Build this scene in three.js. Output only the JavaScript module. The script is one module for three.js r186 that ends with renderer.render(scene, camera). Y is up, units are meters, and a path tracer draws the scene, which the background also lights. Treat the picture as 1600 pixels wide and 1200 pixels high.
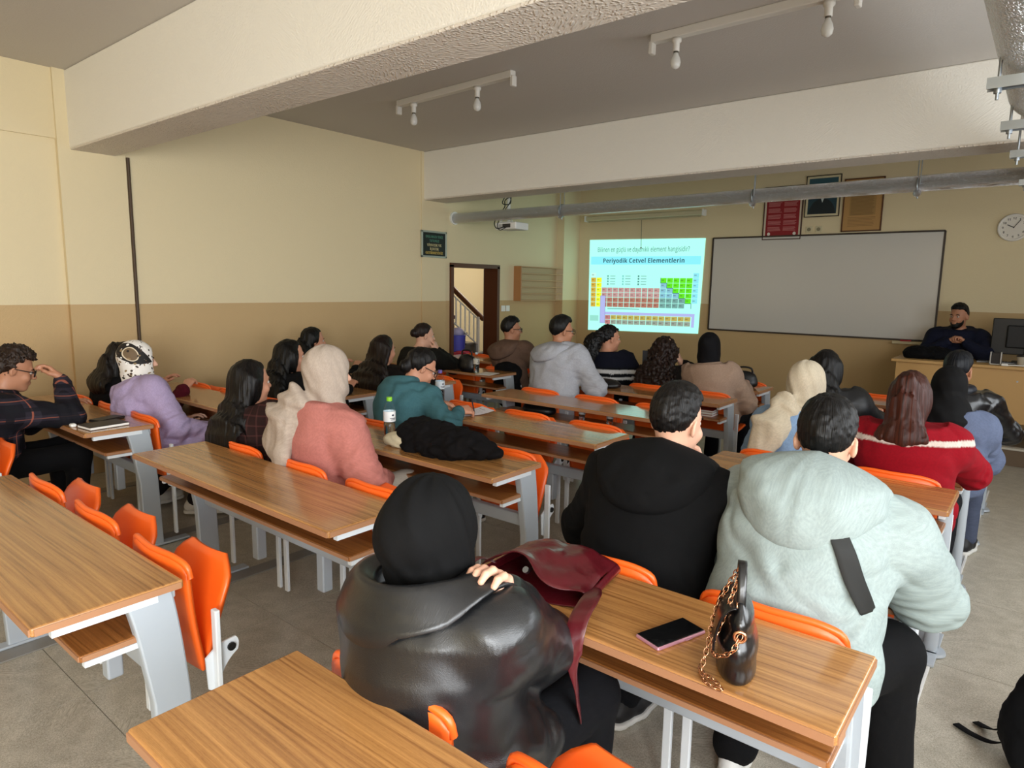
import * as THREE from 'three';
import { RoundedBoxGeometry } from 'three/addons/geometries/RoundedBoxGeometry.js';
import { mergeGeometries } from 'three/addons/utils/BufferGeometryUtils.js';
import { RectAreaLightUniformsLib } from 'three/addons/lights/RectAreaLightUniformsLib.js';
import { createNoise3D, createNoise2D } from 'simplex-noise';

// ---------------------------------------------------------------- camera, sky, daylight, exposure
const scene = new THREE.Scene();
const EYE = 1.56;
const camera = new THREE.PerspectiveCamera(2 * Math.atan(600 / 1037.5) * 180 / Math.PI, 4 / 3, 0.05, 60);
{
  const yaw = 38.924 * Math.PI / 180, pitch = 8.37 * Math.PI / 180, roll = -0.935 * Math.PI / 180;
  const fw = new THREE.Vector3(-Math.sin(yaw) * Math.cos(pitch), -Math.sin(pitch), -Math.cos(yaw) * Math.cos(pitch));
  const r = new THREE.Vector3(Math.cos(yaw), 0, -Math.sin(yaw)), d = new THREE.Vector3().crossVectors(fw, r);
  const r2 = r.clone().multiplyScalar(Math.cos(roll)).addScaledVector(d, Math.sin(roll));
  const d2 = d.clone().multiplyScalar(Math.cos(roll)).addScaledVector(r, -Math.sin(roll));
  camera.quaternion.setFromRotationMatrix(new THREE.Matrix4().makeBasis(r2, d2.clone().negate(), fw.clone().negate()));
  camera.position.set(0, EYE, 0);
}
scene.background = new THREE.Color().setRGB(0.80, 0.90, 1.0);
scene.backgroundIntensity = 1.2;
RectAreaLightUniformsLib.init();
const renderer = new THREE.WebGLRenderer({ antialias: true });
renderer.toneMapping = THREE.LinearToneMapping;
renderer.toneMappingExposure = 0.95;
renderer.shadowMap.enabled = true;
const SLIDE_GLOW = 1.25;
const RIGHT_X = 1.5, LEFT_X = -5.9, FRONT_Z = -8.8, BACK_Z = 3.4, CEIL = 3.1;
// window openings in the right-hand wall: [z from, z to, sill, head, daylight]
const WINDOWS = [[-8.2, -6.8, 1.0, 2.3, 0.7], [-5.3, -2.7, 0.95, 2.45, 5.2], [-1.6, 0.6, 0.95, 2.45, 10.5], [1.0, 2.9, 0.95, 2.45, 27]];
for (const [z0, z1, y0, y1, power] of WINDOWS) {
  const l = new THREE.RectAreaLight(new THREE.Color().setRGB(0.93, 0.97, 1.0), power, z1 - z0, y1 - y0);
  l.name = 'window_daylight';
  l.position.set(RIGHT_X - 0.03, (y0 + y1) / 2, (z0 + z1) / 2);
  l.lookAt(LEFT_X, (y0 + y1) / 2, (z0 + z1) / 2);
  scene.add(l);
}

// ---------------------------------------------------------------- helpers
const V = (x, y, z) => new THREE.Vector3(x, y, z);
function mulberry(seed) { return () => { seed = (seed + 0x6d2b79f5) | 0; let t = Math.imul(seed ^ (seed >>> 15), 1 | seed); t = (t + Math.imul(t ^ (t >>> 7), 61 | t)) ^ t; return ((t ^ (t >>> 14)) >>> 0) / 4294967296; }; }
const rand = mulberry(11);
const noise3 = createNoise3D(mulberry(5)), noise2 = createNoise2D(mulberry(9));
const lerp = (a, b, t) => a + (b - a) * t, clamp = (x, a, b) => Math.min(b, Math.max(a, x));
const smooth = (a, b, x) => { const t = clamp((x - a) / (b - a), 0, 1); return t * t * (3 - 2 * t); };
const used = new Map();
function numbered(name) { const n = used.get(name) ?? 0; used.set(name, n + 1); return n ? name + '_' + String(n).padStart(3, '0') : name; }
function tag(o, label, category, group, kind) {
  if (label) o.userData.label = label;
  if (category) o.userData.category = category;
  if (group) o.userData.group = group;
  if (kind) o.userData.kind = kind;
  return o;
}
function thing(name, label, category, pos = [0, 0, 0], turn = 0, group) {
  const o = new THREE.Group(); o.name = numbered(name); scene.add(o); o.position.set(...pos); o.rotation.y = turn;
  return tag(o, label, category, group);
}
function part(name, geo, mat, parent, label) {
  const m = new THREE.Mesh(Array.isArray(geo) ? join(geo) : geo, mat); m.name = name; m.castShadow = m.receiveShadow = true;
  (parent ?? scene).add(m); if (label) m.userData.label = label;
  if (!parent) m.name = numbered(name);
  return m;
}
function structure(name, label) { const g = new THREE.Group(); g.name = name; g.userData.kind = 'structure'; if (label) g.userData.label = label; scene.add(g); return g; }
function join(list) { return mergeGeometries(list.map((g) => { const n = g.index ? g.toNonIndexed() : g; for (const k of Object.keys(n.attributes)) if (!['position', 'normal', 'uv'].includes(k)) n.deleteAttribute(k); return n; })); }
function box(w, h, d, x = 0, y = 0, z = 0, r = 0) {
  const g = r ? new RoundedBoxGeometry(w, h, d, 2, Math.min(r, w / 2.01, h / 2.01, d / 2.01)) : new THREE.BoxGeometry(w, h, d);
  g.translate(x, y, z); return boxUV(g);
}
function boxUV(g) {            // uv in metres from the dominant face direction
  const n = g.index ? g.toNonIndexed() : g, p = n.attributes.position, nn = n.attributes.normal, uv = new Float32Array(p.count * 2);
  for (let i = 0; i < p.count; i += 3) {
    let ax = 0, ay = 0, az = 0;
    for (let k = 0; k < 3; k++) { ax += Math.abs(nn.getX(i + k)); ay += Math.abs(nn.getY(i + k)); az += Math.abs(nn.getZ(i + k)); }
    for (let k = 0; k < 3; k++) {
      const X = p.getX(i + k), Y = p.getY(i + k), Z = p.getZ(i + k);
      const [u, v] = ay >= ax && ay >= az ? [X, Z] : az >= ax ? [X, Y] : [Z, Y];
      uv[(i + k) * 2] = u; uv[(i + k) * 2 + 1] = v;
    }
  }
  n.setAttribute('uv', new THREE.BufferAttribute(uv, 2)); return n;
}
function rod(a, b, r, r2 = r, seg = 12) {
  const A = V(...a), B = V(...b), d = B.clone().sub(A), g = new THREE.CylinderGeometry(r2, r, d.length(), seg);
  g.applyQuaternion(new THREE.Quaternion().setFromUnitVectors(V(0, 1, 0), d.clone().normalize())); g.translate(...A.add(B).multiplyScalar(0.5).toArray()); return g;
}
function tube(pts, r, seg = 40, rs = 8, closed = false) { return new THREE.TubeGeometry(new THREE.CatmullRomCurve3(pts.map((p) => V(...p)), closed), seg, r, rs, closed); }
function lathe(profile, seg = 28) { return new THREE.LatheGeometry(profile.map(([r, y]) => new THREE.Vector2(r, y)), seg); }
function moved(g, x, y, z, ry = 0, rx = 0, rz = 0) { const c = g.clone(); if (rz) c.rotateZ(rz); if (rx) c.rotateX(rx); if (ry) c.rotateY(ry); c.translate(x, y, z); return c; }
// sheet(f, nu, nv, thickness): a curved sheet x,y,z = f(u,v), u,v in 0..1, made solid
function sheet(f, nu, nv, t) {
  const P = [], N = [], e = 1e-3;
  for (let j = 0; j <= nv; j++) for (let i = 0; i <= nu; i++) {
    const u = i / nu, v = j / nv, p = V(...f(u, v));
    const du = V(...f(Math.min(1, u + e), v)).sub(V(...f(Math.max(0, u - e), v))), dv = V(...f(u, Math.min(1, v + e))).sub(V(...f(u, Math.max(0, v - e))));
    P.push(p); N.push(du.cross(dv).normalize());
  }
  const pos = [], uv = [], idx = [], row = nu + 1, n = P.length;
  for (const s of [0.5, -0.5]) for (let k = 0; k < n; k++) { const q = P[k].clone().addScaledVector(N[k], s * t); pos.push(q.x, q.y, q.z); uv.push(P[k].x, P[k].y + P[k].z); }
  for (let j = 0; j < nv; j++) for (let i = 0; i < nu; i++) { const a = j * row + i, b = a + 1, c = a + row, d = c + 1; idx.push(a, b, d, a, d, c, n + a, n + d, n + b, n + a, n + c, n + d); }
  const rim = []; for (let i = 0; i < nu; i++) rim.push(i); for (let j = 0; j < nv; j++) rim.push(j * row + nu); for (let i = nu; i > 0; i--) rim.push(nv * row + i); for (let j = nv; j > 0; j--) rim.push(j * row);
  for (let k = 0; k < rim.length; k++) { const a = rim[k], b = rim[(k + 1) % rim.length]; idx.push(a, n + a, n + b, a, n + b, b); }
  const g = new THREE.BufferGeometry(); g.setAttribute('position', new THREE.Float32BufferAttribute(pos, 3)); g.setAttribute('uv', new THREE.Float32BufferAttribute(uv, 2)); g.setIndex(idx); g.computeVertexNormals(); return g;
}

// ---------------------------------------------------------------- textures
function dataMap(w, h, f, srgb = true) {
  const d = new Uint8Array(w * h * 4);
  for (let y = 0; y < h; y++) for (let x = 0; x < w; x++) { const c = f(x / w, y / h, x, y), i = (y * w + x) * 4; d[i] = clamp(c[0], 0, 255); d[i + 1] = clamp(c[1], 0, 255); d[i + 2] = clamp(c[2], 0, 255); d[i + 3] = 255; }
  const t = new THREE.DataTexture(d, w, h); t.wrapS = t.wrapT = THREE.RepeatWrapping; t.magFilter = THREE.LinearFilter; t.minFilter = THREE.LinearFilter;
  if (srgb) t.colorSpace = THREE.SRGBColorSpace; t.needsUpdate = true; return t;
}
function canvasMap(w, h, draw) {
  const c = document.createElement('canvas'); c.width = w; c.height = h; draw(c.getContext('2d'), w, h);
  const t = new THREE.CanvasTexture(c); t.colorSpace = THREE.SRGBColorSpace; t.wrapS = t.wrapT = THREE.RepeatWrapping; t.magFilter = THREE.LinearFilter; return t;
}
const scaled = (t, sx, sy = sx) => { const c = t.clone(); c.repeat.set(sx, sy); c.needsUpdate = true; return c; };
// noise that repeats over the unit square
const loopNoise = (u, v, fu, fv, o = 0) => { const a = u * 2 * Math.PI, b = v * 2 * Math.PI, R = fu / 6.283, S = fv / 6.283; return noise3(Math.cos(a) * R + o * 7.1, Math.sin(a) * R + Math.cos(b) * S * 1.3, Math.sin(b) * S + o * 3.3); };
// laminate with teak-like grain along u (one repeat = 1.6 m x 0.5 m)
const woodMap = dataMap(1024, 512, (u, v) => {
  const warp = 0.006 * loopNoise(u, v, 2.2, 3, 1) + 0.0012 * loopNoise(u, v, 9, 9, 2);
  const w = v + warp, band = 0.5 + 0.5 * loopNoise(u * 0 + 0.3, w, 1, 60, 3), broad = 0.5 + 0.5 * loopNoise(u, w, 2.2, 15, 4), fine = 0.5 + 0.5 * loopNoise(u, w, 8, 230, 5), pore = loopNoise(u, w, 60, 420, 6);
  const dark = Math.pow(clamp(0.5 + 0.5 * loopNoise(u, w, 2.4, 34, 8), 0, 1), 3.2);
  let t = 0.16 * band + 0.3 * broad + 0.2 * fine + (pore > 0.45 ? 0.08 : 0) + 0.42 * dark;
  t = clamp(t, 0, 1.1);
  return [lerp(212, 108, t), lerp(156, 66, t), lerp(92, 32, t)];
});
const speckMap = dataMap(512, 512, (u, v) => {
  const a = loopNoise(u, v, 190, 190, 1), b = loopNoise(u, v, 90, 90, 2), c = loopNoise(u, v, 9, 9, 3), d = loopNoise(u, v, 330, 330, 7);
  const s = 172 + 22 * a + 14 * b + 8 * c + 18 * d - (b > 0.62 ? 26 : 0);
  return [s + 6, s - 1, s - 16];
});
const plasterBump = dataMap(512, 512, (u, v) => { const s = 128 + 60 * loopNoise(u, v, 60, 60, 1) + 40 * loopNoise(u, v, 140, 140, 2) + 24 * loopNoise(u, v, 8, 8, 3); return [s, s, s]; }, false);
const stuccoBump = dataMap(512, 512, (u, v) => { const a = loopNoise(u, v, 46, 46, 1), b = loopNoise(u, v, 90, 90, 2); const s = 70 + 150 * smooth(0.05, 0.75, a) + 50 * Math.max(0, b); return [s, s, s]; }, false);
const clothBump = dataMap(256, 256, (u, v, x, y) => { const s = 128 + 50 * Math.sin(x * Math.PI / 2) * Math.sin(y * Math.PI / 2) + 40 * loopNoise(u, v, 70, 70, 4); return [s, s, s]; }, false);
const leatherBump = dataMap(256, 256, (u, v) => { const s = 128 + 55 * Math.abs(loopNoise(u, v, 34, 34, 2)) + 50 * loopNoise(u, v, 70, 70, 3); return [s, s, s]; }, false);
const hairBump = dataMap(512, 256, (u, v) => { const s = 128 + 60 * loopNoise(u, v, 75, 2, 2) + 50 * loopNoise(u, v, 30, 1.5, 3); return [s, s, s]; }, false);
const hairTone = dataMap(512, 256, (u, v) => { const s = 196 + 44 * loopNoise(u, v, 70, 2, 2) + 34 * loopNoise(u, v, 24, 1.5, 5); return [s, s, s]; });
const clothTone = dataMap(256, 256, (u, v) => { const s = 236 + 12 * loopNoise(u, v, 120, 120, 4) + 9 * loopNoise(u, v, 14, 14, 6); return [s, s, s]; });
const foilBump = dataMap(256, 256, (u, v) => { const s = 128 + 60 * loopNoise(u, v, 26, 9, 4) + 60 * Math.abs(loopNoise(u, v, 60, 24, 6)); return [s, s, s]; }, false);

// ---------------------------------------------------------------- materials
const mat = (hex, rough = 0.6, extra = {}) => new THREE.MeshPhysicalMaterial({ color: hex, roughness: rough, ...extra });
const M = {
  wallUpper: mat('#e3d3ad', 0.85, { bumpMap: plasterBump, bumpScale: 0.0012 }),
  wallLower: mat('#c7a97b', 0.8, { bumpMap: plasterBump, bumpScale: 0.0012 }),
  ceiling: mat('#c6c0b8', 0.9, { bumpMap: plasterBump, bumpScale: 0.0015 }),
  beam: mat('#efebe0', 0.88, { bumpMap: plasterBump, bumpScale: 0.0025 }),
  stucco: mat('#ded5c8', 0.8, { bumpMap: stuccoBump, bumpScale: 0.007 }),
  floor: mat('#ffffff', 0.32, { map: speckMap, specularIntensity: 0.6 }),
  joint: mat('#5f584c', 0.8),
  wood: mat('#ffffff', 0.24, { map: scaled(woodMap, 1 / 1.6, 2), clearcoat: 0.5, clearcoatRoughness: 0.09 }),
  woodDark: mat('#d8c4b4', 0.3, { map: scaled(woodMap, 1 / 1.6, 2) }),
  edge: mat('#a97a58', 0.45),
  metal: mat('#b4bcc4', 0.38, { metalness: 0.15 }),
  metalWhite: mat('#dfe4e8', 0.35),
  orange: mat('#f7661a', 0.38, { clearcoat: 0.15, clearcoatRoughness: 0.3 }),
  black: mat('#0b0b0c', 0.45),
  blackCloth: mat('#0d0d0f', 0.88, { specularIntensity: 0.3, bumpMap: clothBump, bumpScale: 0.0006 }),
  steel: mat('#9da3a8', 0.36, { metalness: 1 }),
  foil: mat('#e2e2e4', 0.26, { metalness: 0.95, bumpMap: scaled(foilBump, 3, 24), bumpScale: 0.02 }),
  doorWood: mat('#4a2415', 0.45), frameWood: mat('#5a3018', 0.5),
  white: mat('#eeeeea', 0.5), board: mat('#d0cdc7', 0.22, { clearcoat: 0.5, clearcoatRoughness: 0.08 }),
  pale: mat('#c99f63', 0.5, { bumpMap: plasterBump, bumpScale: 0.0004 }),
  glass: new THREE.MeshPhysicalMaterial({ color: '#ffffff', roughness: 0.02, transmission: 1, thickness: 0, ior: 1.45 }),
  bottle: new THREE.MeshPhysicalMaterial({ color: '#f4fbff', roughness: 0.08, transmission: 1, thickness: 0, ior: 1.3 }),
  water: new THREE.MeshPhysicalMaterial({ color: '#eef8ff', roughness: 0.02, transmission: 1, thickness: 0.05, ior: 1.33 }),
  gold: mat('#d9a37e', 0.22, { metalness: 1 }),
  skin: mat('#c98f72', 0.5, { sheen: 0.2 }), skinPale: mat('#dba98e', 0.5), skinTan: mat('#b27c5e', 0.5),
  eyeWhite: mat('#bdb3a8', 0.3), iris: mat('#20120a', 0.15), lip: mat('#a65a50', 0.45),
};
// ---------------------------------------------------------------- the room
const PAINT = 1.365;
function wallPart(parent, x0, x1, y0, y1, z0, z1) {   // a piece of wall, two paints meeting at PAINT
  const add = (a, b, m, name) => b - a > 1e-4 && part(name, box(x1 - x0, b - a, z1 - z0, (x0 + x1) / 2, (a + b) / 2, (z0 + z1) / 2), m, parent);
  add(y0, Math.min(y1, PAINT), M.wallLower, 'lower_paint'); add(Math.max(y0, PAINT), y1, M.wallUpper, 'upper_paint');
}
const floorS = structure('floor', 'speckled beige vinyl floor laid in large tiles');
part('slab', box(9.2, 0.2, 14, -2.2, -0.106, -2.7), M.joint, floorS);
{
  const g = box(0.797, 0.006, 0.797, 0, -0.003, 0, 0), variants = [];
  for (let k = 0; k < 4; k++) { const c = g.clone(), uv = c.attributes.uv; for (let i = 0; i < uv.count; i++) uv.setXY(i, uv.getX(i) * 1.1 + k * 0.37, uv.getY(i) * 1.1 + k * 0.61); variants.push(c); }
  for (let i = 0; i < 10; i++) for (let j = 0; j < 17; j++) {
    const t = part('tile', variants[(i * 3 + j * 5 + ((i * j) % 3)) % 4], M.floor, floorS); t.position.set(-5.9 + 0.4 + i * 0.8, 0, -9.6 + 0.4 + j * 0.8); t.name = 'tile_' + String(i * 17 + j).padStart(3, '0');
  }
}
const ceilingS = structure('ceiling', 'grey white plaster ceiling');
part('plaster', box(9.2, 0.2, 14, -2.2, CEIL + 0.1, -2.7), M.ceiling, ceilingS);
for (const [n, z0, z1, bottom] of [[1, -2.26, -1.94, 2.53], [2, -5.97, -5.6, 2.55]]) {
  const b = structure('trim_' + n, n === 1 ? 'deep white ceiling beam with a stippled underside, nearer one' : 'white ceiling beam in front of the teaching wall');
  part('beam_face', box(9.2, CEIL - bottom - 0.012, z1 - z0, -2.2, (CEIL + bottom + 0.012) / 2, (z0 + z1) / 2, 0.012), M.beam, b);
  part('stippled_underside', box(9.2, 0.014, z1 - z0 - 0.012, -2.2, bottom + 0.006, (z0 + z1) / 2, 0.004), M.stucco, b);
}
const wl = structure('wall_left', 'cream wall painted tan below');
const DOOR0 = -7.0, DOOR1 = -6.12, DOORH = 1.815;
wallPart(wl, LEFT_X - 0.24, LEFT_X - 0.045, 0, CEIL, -6.1 + 0.0, BACK_Z + 0.2);
wallPart(wl, LEFT_X - 0.24, LEFT_X - 0.045, DOORH, CEIL, DOOR0, -6.1);
wallPart(wl, LEFT_X - 0.24, LEFT_X - 0.045, 0, CEIL, FRONT_Z - 0.2, DOOR0);
wallPart(wl, LEFT_X - 0.05, LEFT_X - 0.012, 0, CEIL, -5.56, -2.335);             // wall face between the pilasters
wallPart(wl, LEFT_X - 0.05, LEFT_X + 0.0, 0, CEIL, -2.33, -1.86);                // pilaster under the near beam
wallPart(wl, LEFT_X - 0.05, LEFT_X + 0.0, 0, CEIL, -5.965, -5.56);               // pilaster under the far beam
part('upper_paint', box(0.03, CEIL - 2.6, 1.86 + BACK_Z, LEFT_X - 0.04, (CEIL + 2.6) / 2, (BACK_Z - 1.86) / 2), M.wallUpper, wl, 'lintel band standing proud of the wall');
wallPart(wl, LEFT_X - 0.05, LEFT_X + 0.09, 0, CEIL, FRONT_Z, -8.38);             // boxed-in corner column
const wf = structure('wall_front', 'cream teaching wall painted tan below');
wallPart(wf, LEFT_X - 0.24, RIGHT_X + 0.25, 0, CEIL, FRONT_Z - 0.2, FRONT_Z);
const wb = structure('wall_back', 'cream wall behind the rows');
wallPart(wb, LEFT_X - 0.24, RIGHT_X + 0.25, 0, CEIL, BACK_Z, BACK_Z + 0.2);
const wr = structure('wall_right', 'window wall painted cream over tan');
{
  let z = FRONT_Z;
  for (const [z0, z1, y0, y1] of WINDOWS) {
    wallPart(wr, RIGHT_X, RIGHT_X + 0.25, 0, CEIL, z, z0); wallPart(wr, RIGHT_X, RIGHT_X + 0.25, 0, y0, z0, z1); wallPart(wr, RIGHT_X, RIGHT_X + 0.25, y1, CEIL, z0, z1); z = z1;
  }
  wallPart(wr, RIGHT_X, RIGHT_X + 0.25, 0, CEIL, z, BACK_Z);
  WINDOWS.forEach(([z0, z1, y0, y1], n) => {
    const w = structure('window_' + (n + 1)), zm = (z0 + z1) / 2, ym = (y0 + y1) / 2, x = RIGHT_X + 0.12, f = [];
    for (const z of [z0 + 0.03, z0 + (z1 - z0) / 3, z1 - (z1 - z0) / 3, z1 - 0.03]) f.push(box(0.06, y1 - y0, 0.06, x, ym, z));
    for (const y of [y0 + 0.03, y1 - 0.03, y1 - 0.45]) f.push(box(0.055, 0.06, z1 - z0, x, y, zm));
    part('window_frame', f, M.white, w); part('pane', box(0.006, y1 - y0, z1 - z0, x, ym, zm), M.glass, w);
    part('sill', box(0.3, 0.03, z1 - z0 + 0.1, RIGHT_X + 0.08, y0 - 0.015, zm, 0.008), M.white, w);
  });
}
for (const [n, x0, z0, x1, z1] of [['left', LEFT_X - 0.03, -1.86, LEFT_X - 0.03, -5.5], ['front', LEFT_X + 0.1, FRONT_Z + 0.01, RIGHT_X, FRONT_Z + 0.01]]) {
  const b = part('baseboard_' + n, box(Math.max(0.02, Math.abs(x1 - x0)), 0.09, Math.max(0.02, Math.abs(z1 - z0)), (x0 + x1) / 2, 0.045, (z0 + z1) / 2), M.joint); b.userData.kind = 'structure';
}
// dark cable conduit down the edge of the near pilaster
tag(part('cable_conduit', rod([LEFT_X + 0.004, 0.3, -2.345], [LEFT_X + 0.004, 2.53, -2.345], 0.013), mat('#4a3724', 0.6)), 'thin dark vertical cable conduit on the cream wall under the near beam', 'conduit');
// doorway to the stairwell
{
  const d = structure('door_1', 'dark brown door frame with the door leaf opened inward'), X = LEFT_X - 0.045;
  for (const z of [DOOR0 + 0.0, -6.1]) part('jamb', box(0.24, DOORH, 0.05, X - 0.09, DOORH / 2, z), M.frameWood, d);
  part('head', box(0.24, 0.05, -6.1 - DOOR0 + 0.05, X - 0.09, DOORH, (DOOR0 - 6.1) / 2), M.frameWood, d);
  const leaf = part('leaf', box(0.8, DOORH - 0.03, 0.04, -0.4, (DOORH - 0.02) / 2, 0, 0.004), M.doorWood, d); leaf.position.set(X - 0.22, 0, DOOR0 + 0.0); leaf.rotation.y = -0.98;
  part('handle', [rod([-0.73, 0.95, 0.02], [-0.73, 0.95, 0.07], 0.009), rod([-0.73, 0.95, 0.07], [-0.62, 0.95, 0.07], 0.008)], M.steel, leaf);
  const wall = structure('wall_stairwell', 'pale wall of the stairwell behind the door');
  part('upper_paint', box(0.1, 4, 7, X - 3.6, 1.6, -7.8), M.wallUpper, wall);
  part('upper_paint', box(3.6, 4, 0.1, X - 1.9, 1.6, -11.2), M.wallUpper, wall);
  part('upper_paint', box(3.4, 4, 0.1, X - 2.0, 1.6, -4.6), M.wallUpper, wall);
  part('ceiling_slab', box(3.6, 0.1, 7, X - 1.9, 3.5, -7.8), M.ceiling, wall);
  part('landing_floor', box(3.6, 0.1, 7, X - 1.9, -0.05, -7.8), M.joint, wall);
  const lamp = new THREE.RectAreaLight('#fff2dc', 42, 1.2, 0.8); lamp.name = 'stairwell_fill_light'; lamp.position.set(X - 1.2, 2.6, -11.1); lamp.lookAt(X - 2, 1, -7.5); scene.add(lamp);  // unseen fill light added to brighten the stairs and railing
  const stairGlow = part('stairwell_glow_panel', box(1.3, 0.9, 0.02, X - 1.2, 2.6, -11.14), new THREE.MeshStandardMaterial({ color: '#ffffff', emissive: '#fff6e6', emissiveIntensity: 1.4 })); stairGlow.userData.kind = 'structure';  // unseen glowing panel, added with the fill light to brighten the stairwell
  // the flight climbs toward the viewer's left beyond the railing
  const st = structure('staircase', 'grey stone stairs rising behind the doorway'), riser = 0.165, going = 0.25, sx = X - 1.7, base = (z) => 0.5 + (z + 7.8) * riser / going;
  const stone = mat('#5f5c57', 0.5), stoneEdge = mat('#77736c', 0.45);
  for (let k = 0; k < 12; k++) { const zz = -8.43 + k * going; part('step', box(1.2, riser * (k + 1), going, sx, riser * (k + 1) / 2, zz, 0), stone, st); part('tread', box(1.24, 0.03, going + 0.03, sx, riser * (k + 1), zz - 0.01, 0.005), stoneEdge, st); }
  const rail = structure('stair_railing', 'white metal stair railing with a wooden handrail'), rx = X - 1.06, zA = -7.8, zB = -6.4;
  part('newel_post', box(0.04, 0.58, 0.04, rx, base(zA) + 0.29, zA, 0.005), M.white, rail);
  for (let k = 1; k < 14; k++) { const z = lerp(zA, zB, k / 14); part('baluster', box(0.016, 0.4, 0.016, rx, base(z) + 0.34, z), M.white, rail); }
  part('bottom_rail', rod([rx, base(zA) + 0.14, zA], [rx, base(zB) + 0.14, zB], 0.011), M.white, rail);
  part('top_rail', rod([rx, base(zA) + 0.54, zA], [rx, base(zB) + 0.54, zB], 0.011), M.white, rail);
  part('handrail', rod([rx, base(zA) + 0.54, zA - 0.12], [rx, base(zB) + 0.66, zB], 0.04), mat('#6b3c1d', 0.4), rail);
  for (let k = 0; k < 4; k++) part('handrail_block', box(0.05, 0.06, 0.06, rx - 0.5, base(-7.75 + k * 0.25) + 0.52, -7.75 + k * 0.25, 0.006), M.doorWood, rail);
  const pail = (h) => lathe([[0, 0], [0.085, 0], [0.115, h], [0.122, h], [0.122, h + 0.02], [0.108, h + 0.01], [0.08, 0.02], [0, 0.02]]);
  const blue = thing('waste_bin', 'tall blue plastic bin standing in the stairwell by the door jamb', 'bin', [-6.62, 0, -6.93]); part('pail', pail(0.84), mat('#5d5fd0', 0.4), blue);
  part('lilac_bag_bundle', lathe([[0.001, 0.84], [0.1, 0.86], [0.085, 0.93], [0.04, 0.96], [0.001, 0.96]]), mat('#c9c3ea', 0.6), blue);
  const red = thing('waste_bin', 'red plastic bin low in the doorway before the blue bin', 'bin', [-6.34, 0, -6.63]); part('pail', pail(0.62), mat('#c4202f', 0.4), red);
  const pink = thing('waste_bin', 'pink plastic bin beside the red bin in the doorway', 'bin', [-6.4, 0, -6.84]); part('pail', pail(0.62), mat('#f0566a', 0.4), pink);
}
// platform for the teacher
{
  const p = structure('floor_platform', 'low brown platform along the teaching wall with a pale nosing');
  part('riser_front', box(3.0, 0.15, 0.03, 0.0, 0.075, -7.515), mat('#6d5a45', 0.6), p);
  part('deck', box(3.0, 0.15, 1.25, 0.0, 0.075, -8.16), mat('#7a6a56', 0.5), p);
  part('nosing', box(3.0, 0.02, 0.09, 0.0, 0.158, -7.535, 0.004), mat('#c8c2b4', 0.4), p);
}
// floor plates that the benches are bolted to
for (const [x, z0, z1, w] of [[-0.36, -6.4, 0.6, 0.2], [-1.14, -6.4, 0.6, 0.1], [-1.93, -6.4, 0.6, 0.1], [-3.24, -6.4, 0.6, 0.1], [-4.1, -6.0, 0.6, 0.1], [-5.38, -6.0, 0.6, 0.1]]) {
  const r = part('trim_floor_plate', box(w, 0.006, z1 - z0, x, 0.003, (z0 + z1) / 2, 0.002), w > 0.15 ? mat('#a9adb0', 0.3, { metalness: 0.4 }) : mat('#8d8a84', 0.45, { metalness: 0.2 })); r.userData.kind = 'structure';
}
{ const s = part('trim_floor_strip', box(0.012, 0.008, 7, -0.253, 0.004, -2.9, 0.002), mat('#e8e8e6', 0.3)); s.userData.kind = 'structure'; }
// ---------------------------------------------------------------- lecture benches: desk, shelf, legs and tip-up seats bolted together
const TOP = 0.74, ROW0 = -0.79, PITCH = 0.836, rowZ = (k) => ROW0 - PITCH * k;
const COL = { left: [-5.5, -3.96, 3], middle: [-3.35, -1.8, 3], right: [-1.25, -0.23, 2] };
const seatX = (c, n) => { const [a, b, k] = COL[c], p = (b - a) / k; return a + p * (n + 0.5); };
const legShape = (() => { const s = new THREE.Shape(); // seen from the side, z to the right, y up; leaning a little away at the foot
  const pts = [[0.03, TOP - 0.03], [0.14, TOP - 0.03], [0.125, TOP - 0.1], [0.085, 0.4], [0.075, 0.012], [-0.015, 0.012], [-0.005, 0.4], [0.03, TOP - 0.12]];
  s.moveTo(...pts[0]); s.lineTo(...pts[1]); s.quadraticCurveTo(0.125, TOP - 0.08, 0.112, 0.58); s.lineTo(...pts[3]); s.lineTo(...pts[4]); s.lineTo(...pts[5]); s.lineTo(...pts[6]); s.quadraticCurveTo(0.01, 0.6, ...pts[0]); return s; })();
const legGeo = (() => { const g = new THREE.ExtrudeGeometry(legShape, { depth: 0.022, bevelEnabled: true, bevelSize: 0.006, bevelThickness: 0.009, bevelSegments: 2, curveSegments: 8 }); g.rotateY(-Math.PI / 2); g.translate(0.011, 0, 0); return g; })();
const roundPostGeo = [rod([0, 0.012, 0.02], [0, TOP - 0.03, 0.05], 0.027, 0.027, 18), new THREE.CylinderGeometry(0.055, 0.06, 0.012, 20).translate(0, 0.012, 0.02)];
const backGeo = sheet((u, v) => { const s = (u - 0.5) * 2, cap = 1 - 0.10 * Math.pow(Math.abs(s), 6); return [s * 0.182, 0.40 + v * 0.352 * cap, -0.022 - 0.026 * s * s * (0.4 + 0.6 * v) - 0.05 * (1 - v) + 0.008 * Math.sin(v * 3.1)]; }, 18, 12, 0.017);
const backLipGeo = tube([[-0.184, 0.70, -0.052], [-0.174, 0.735, -0.048], [-0.13, 0.754, -0.036], [0, 0.758, -0.022], [0.13, 0.754, -0.036], [0.174, 0.735, -0.048], [0.184, 0.70, -0.052]], 0.0096, 36, 8);
const panOutline = (s) => Math.pow(Math.abs(s), 5);
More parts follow.
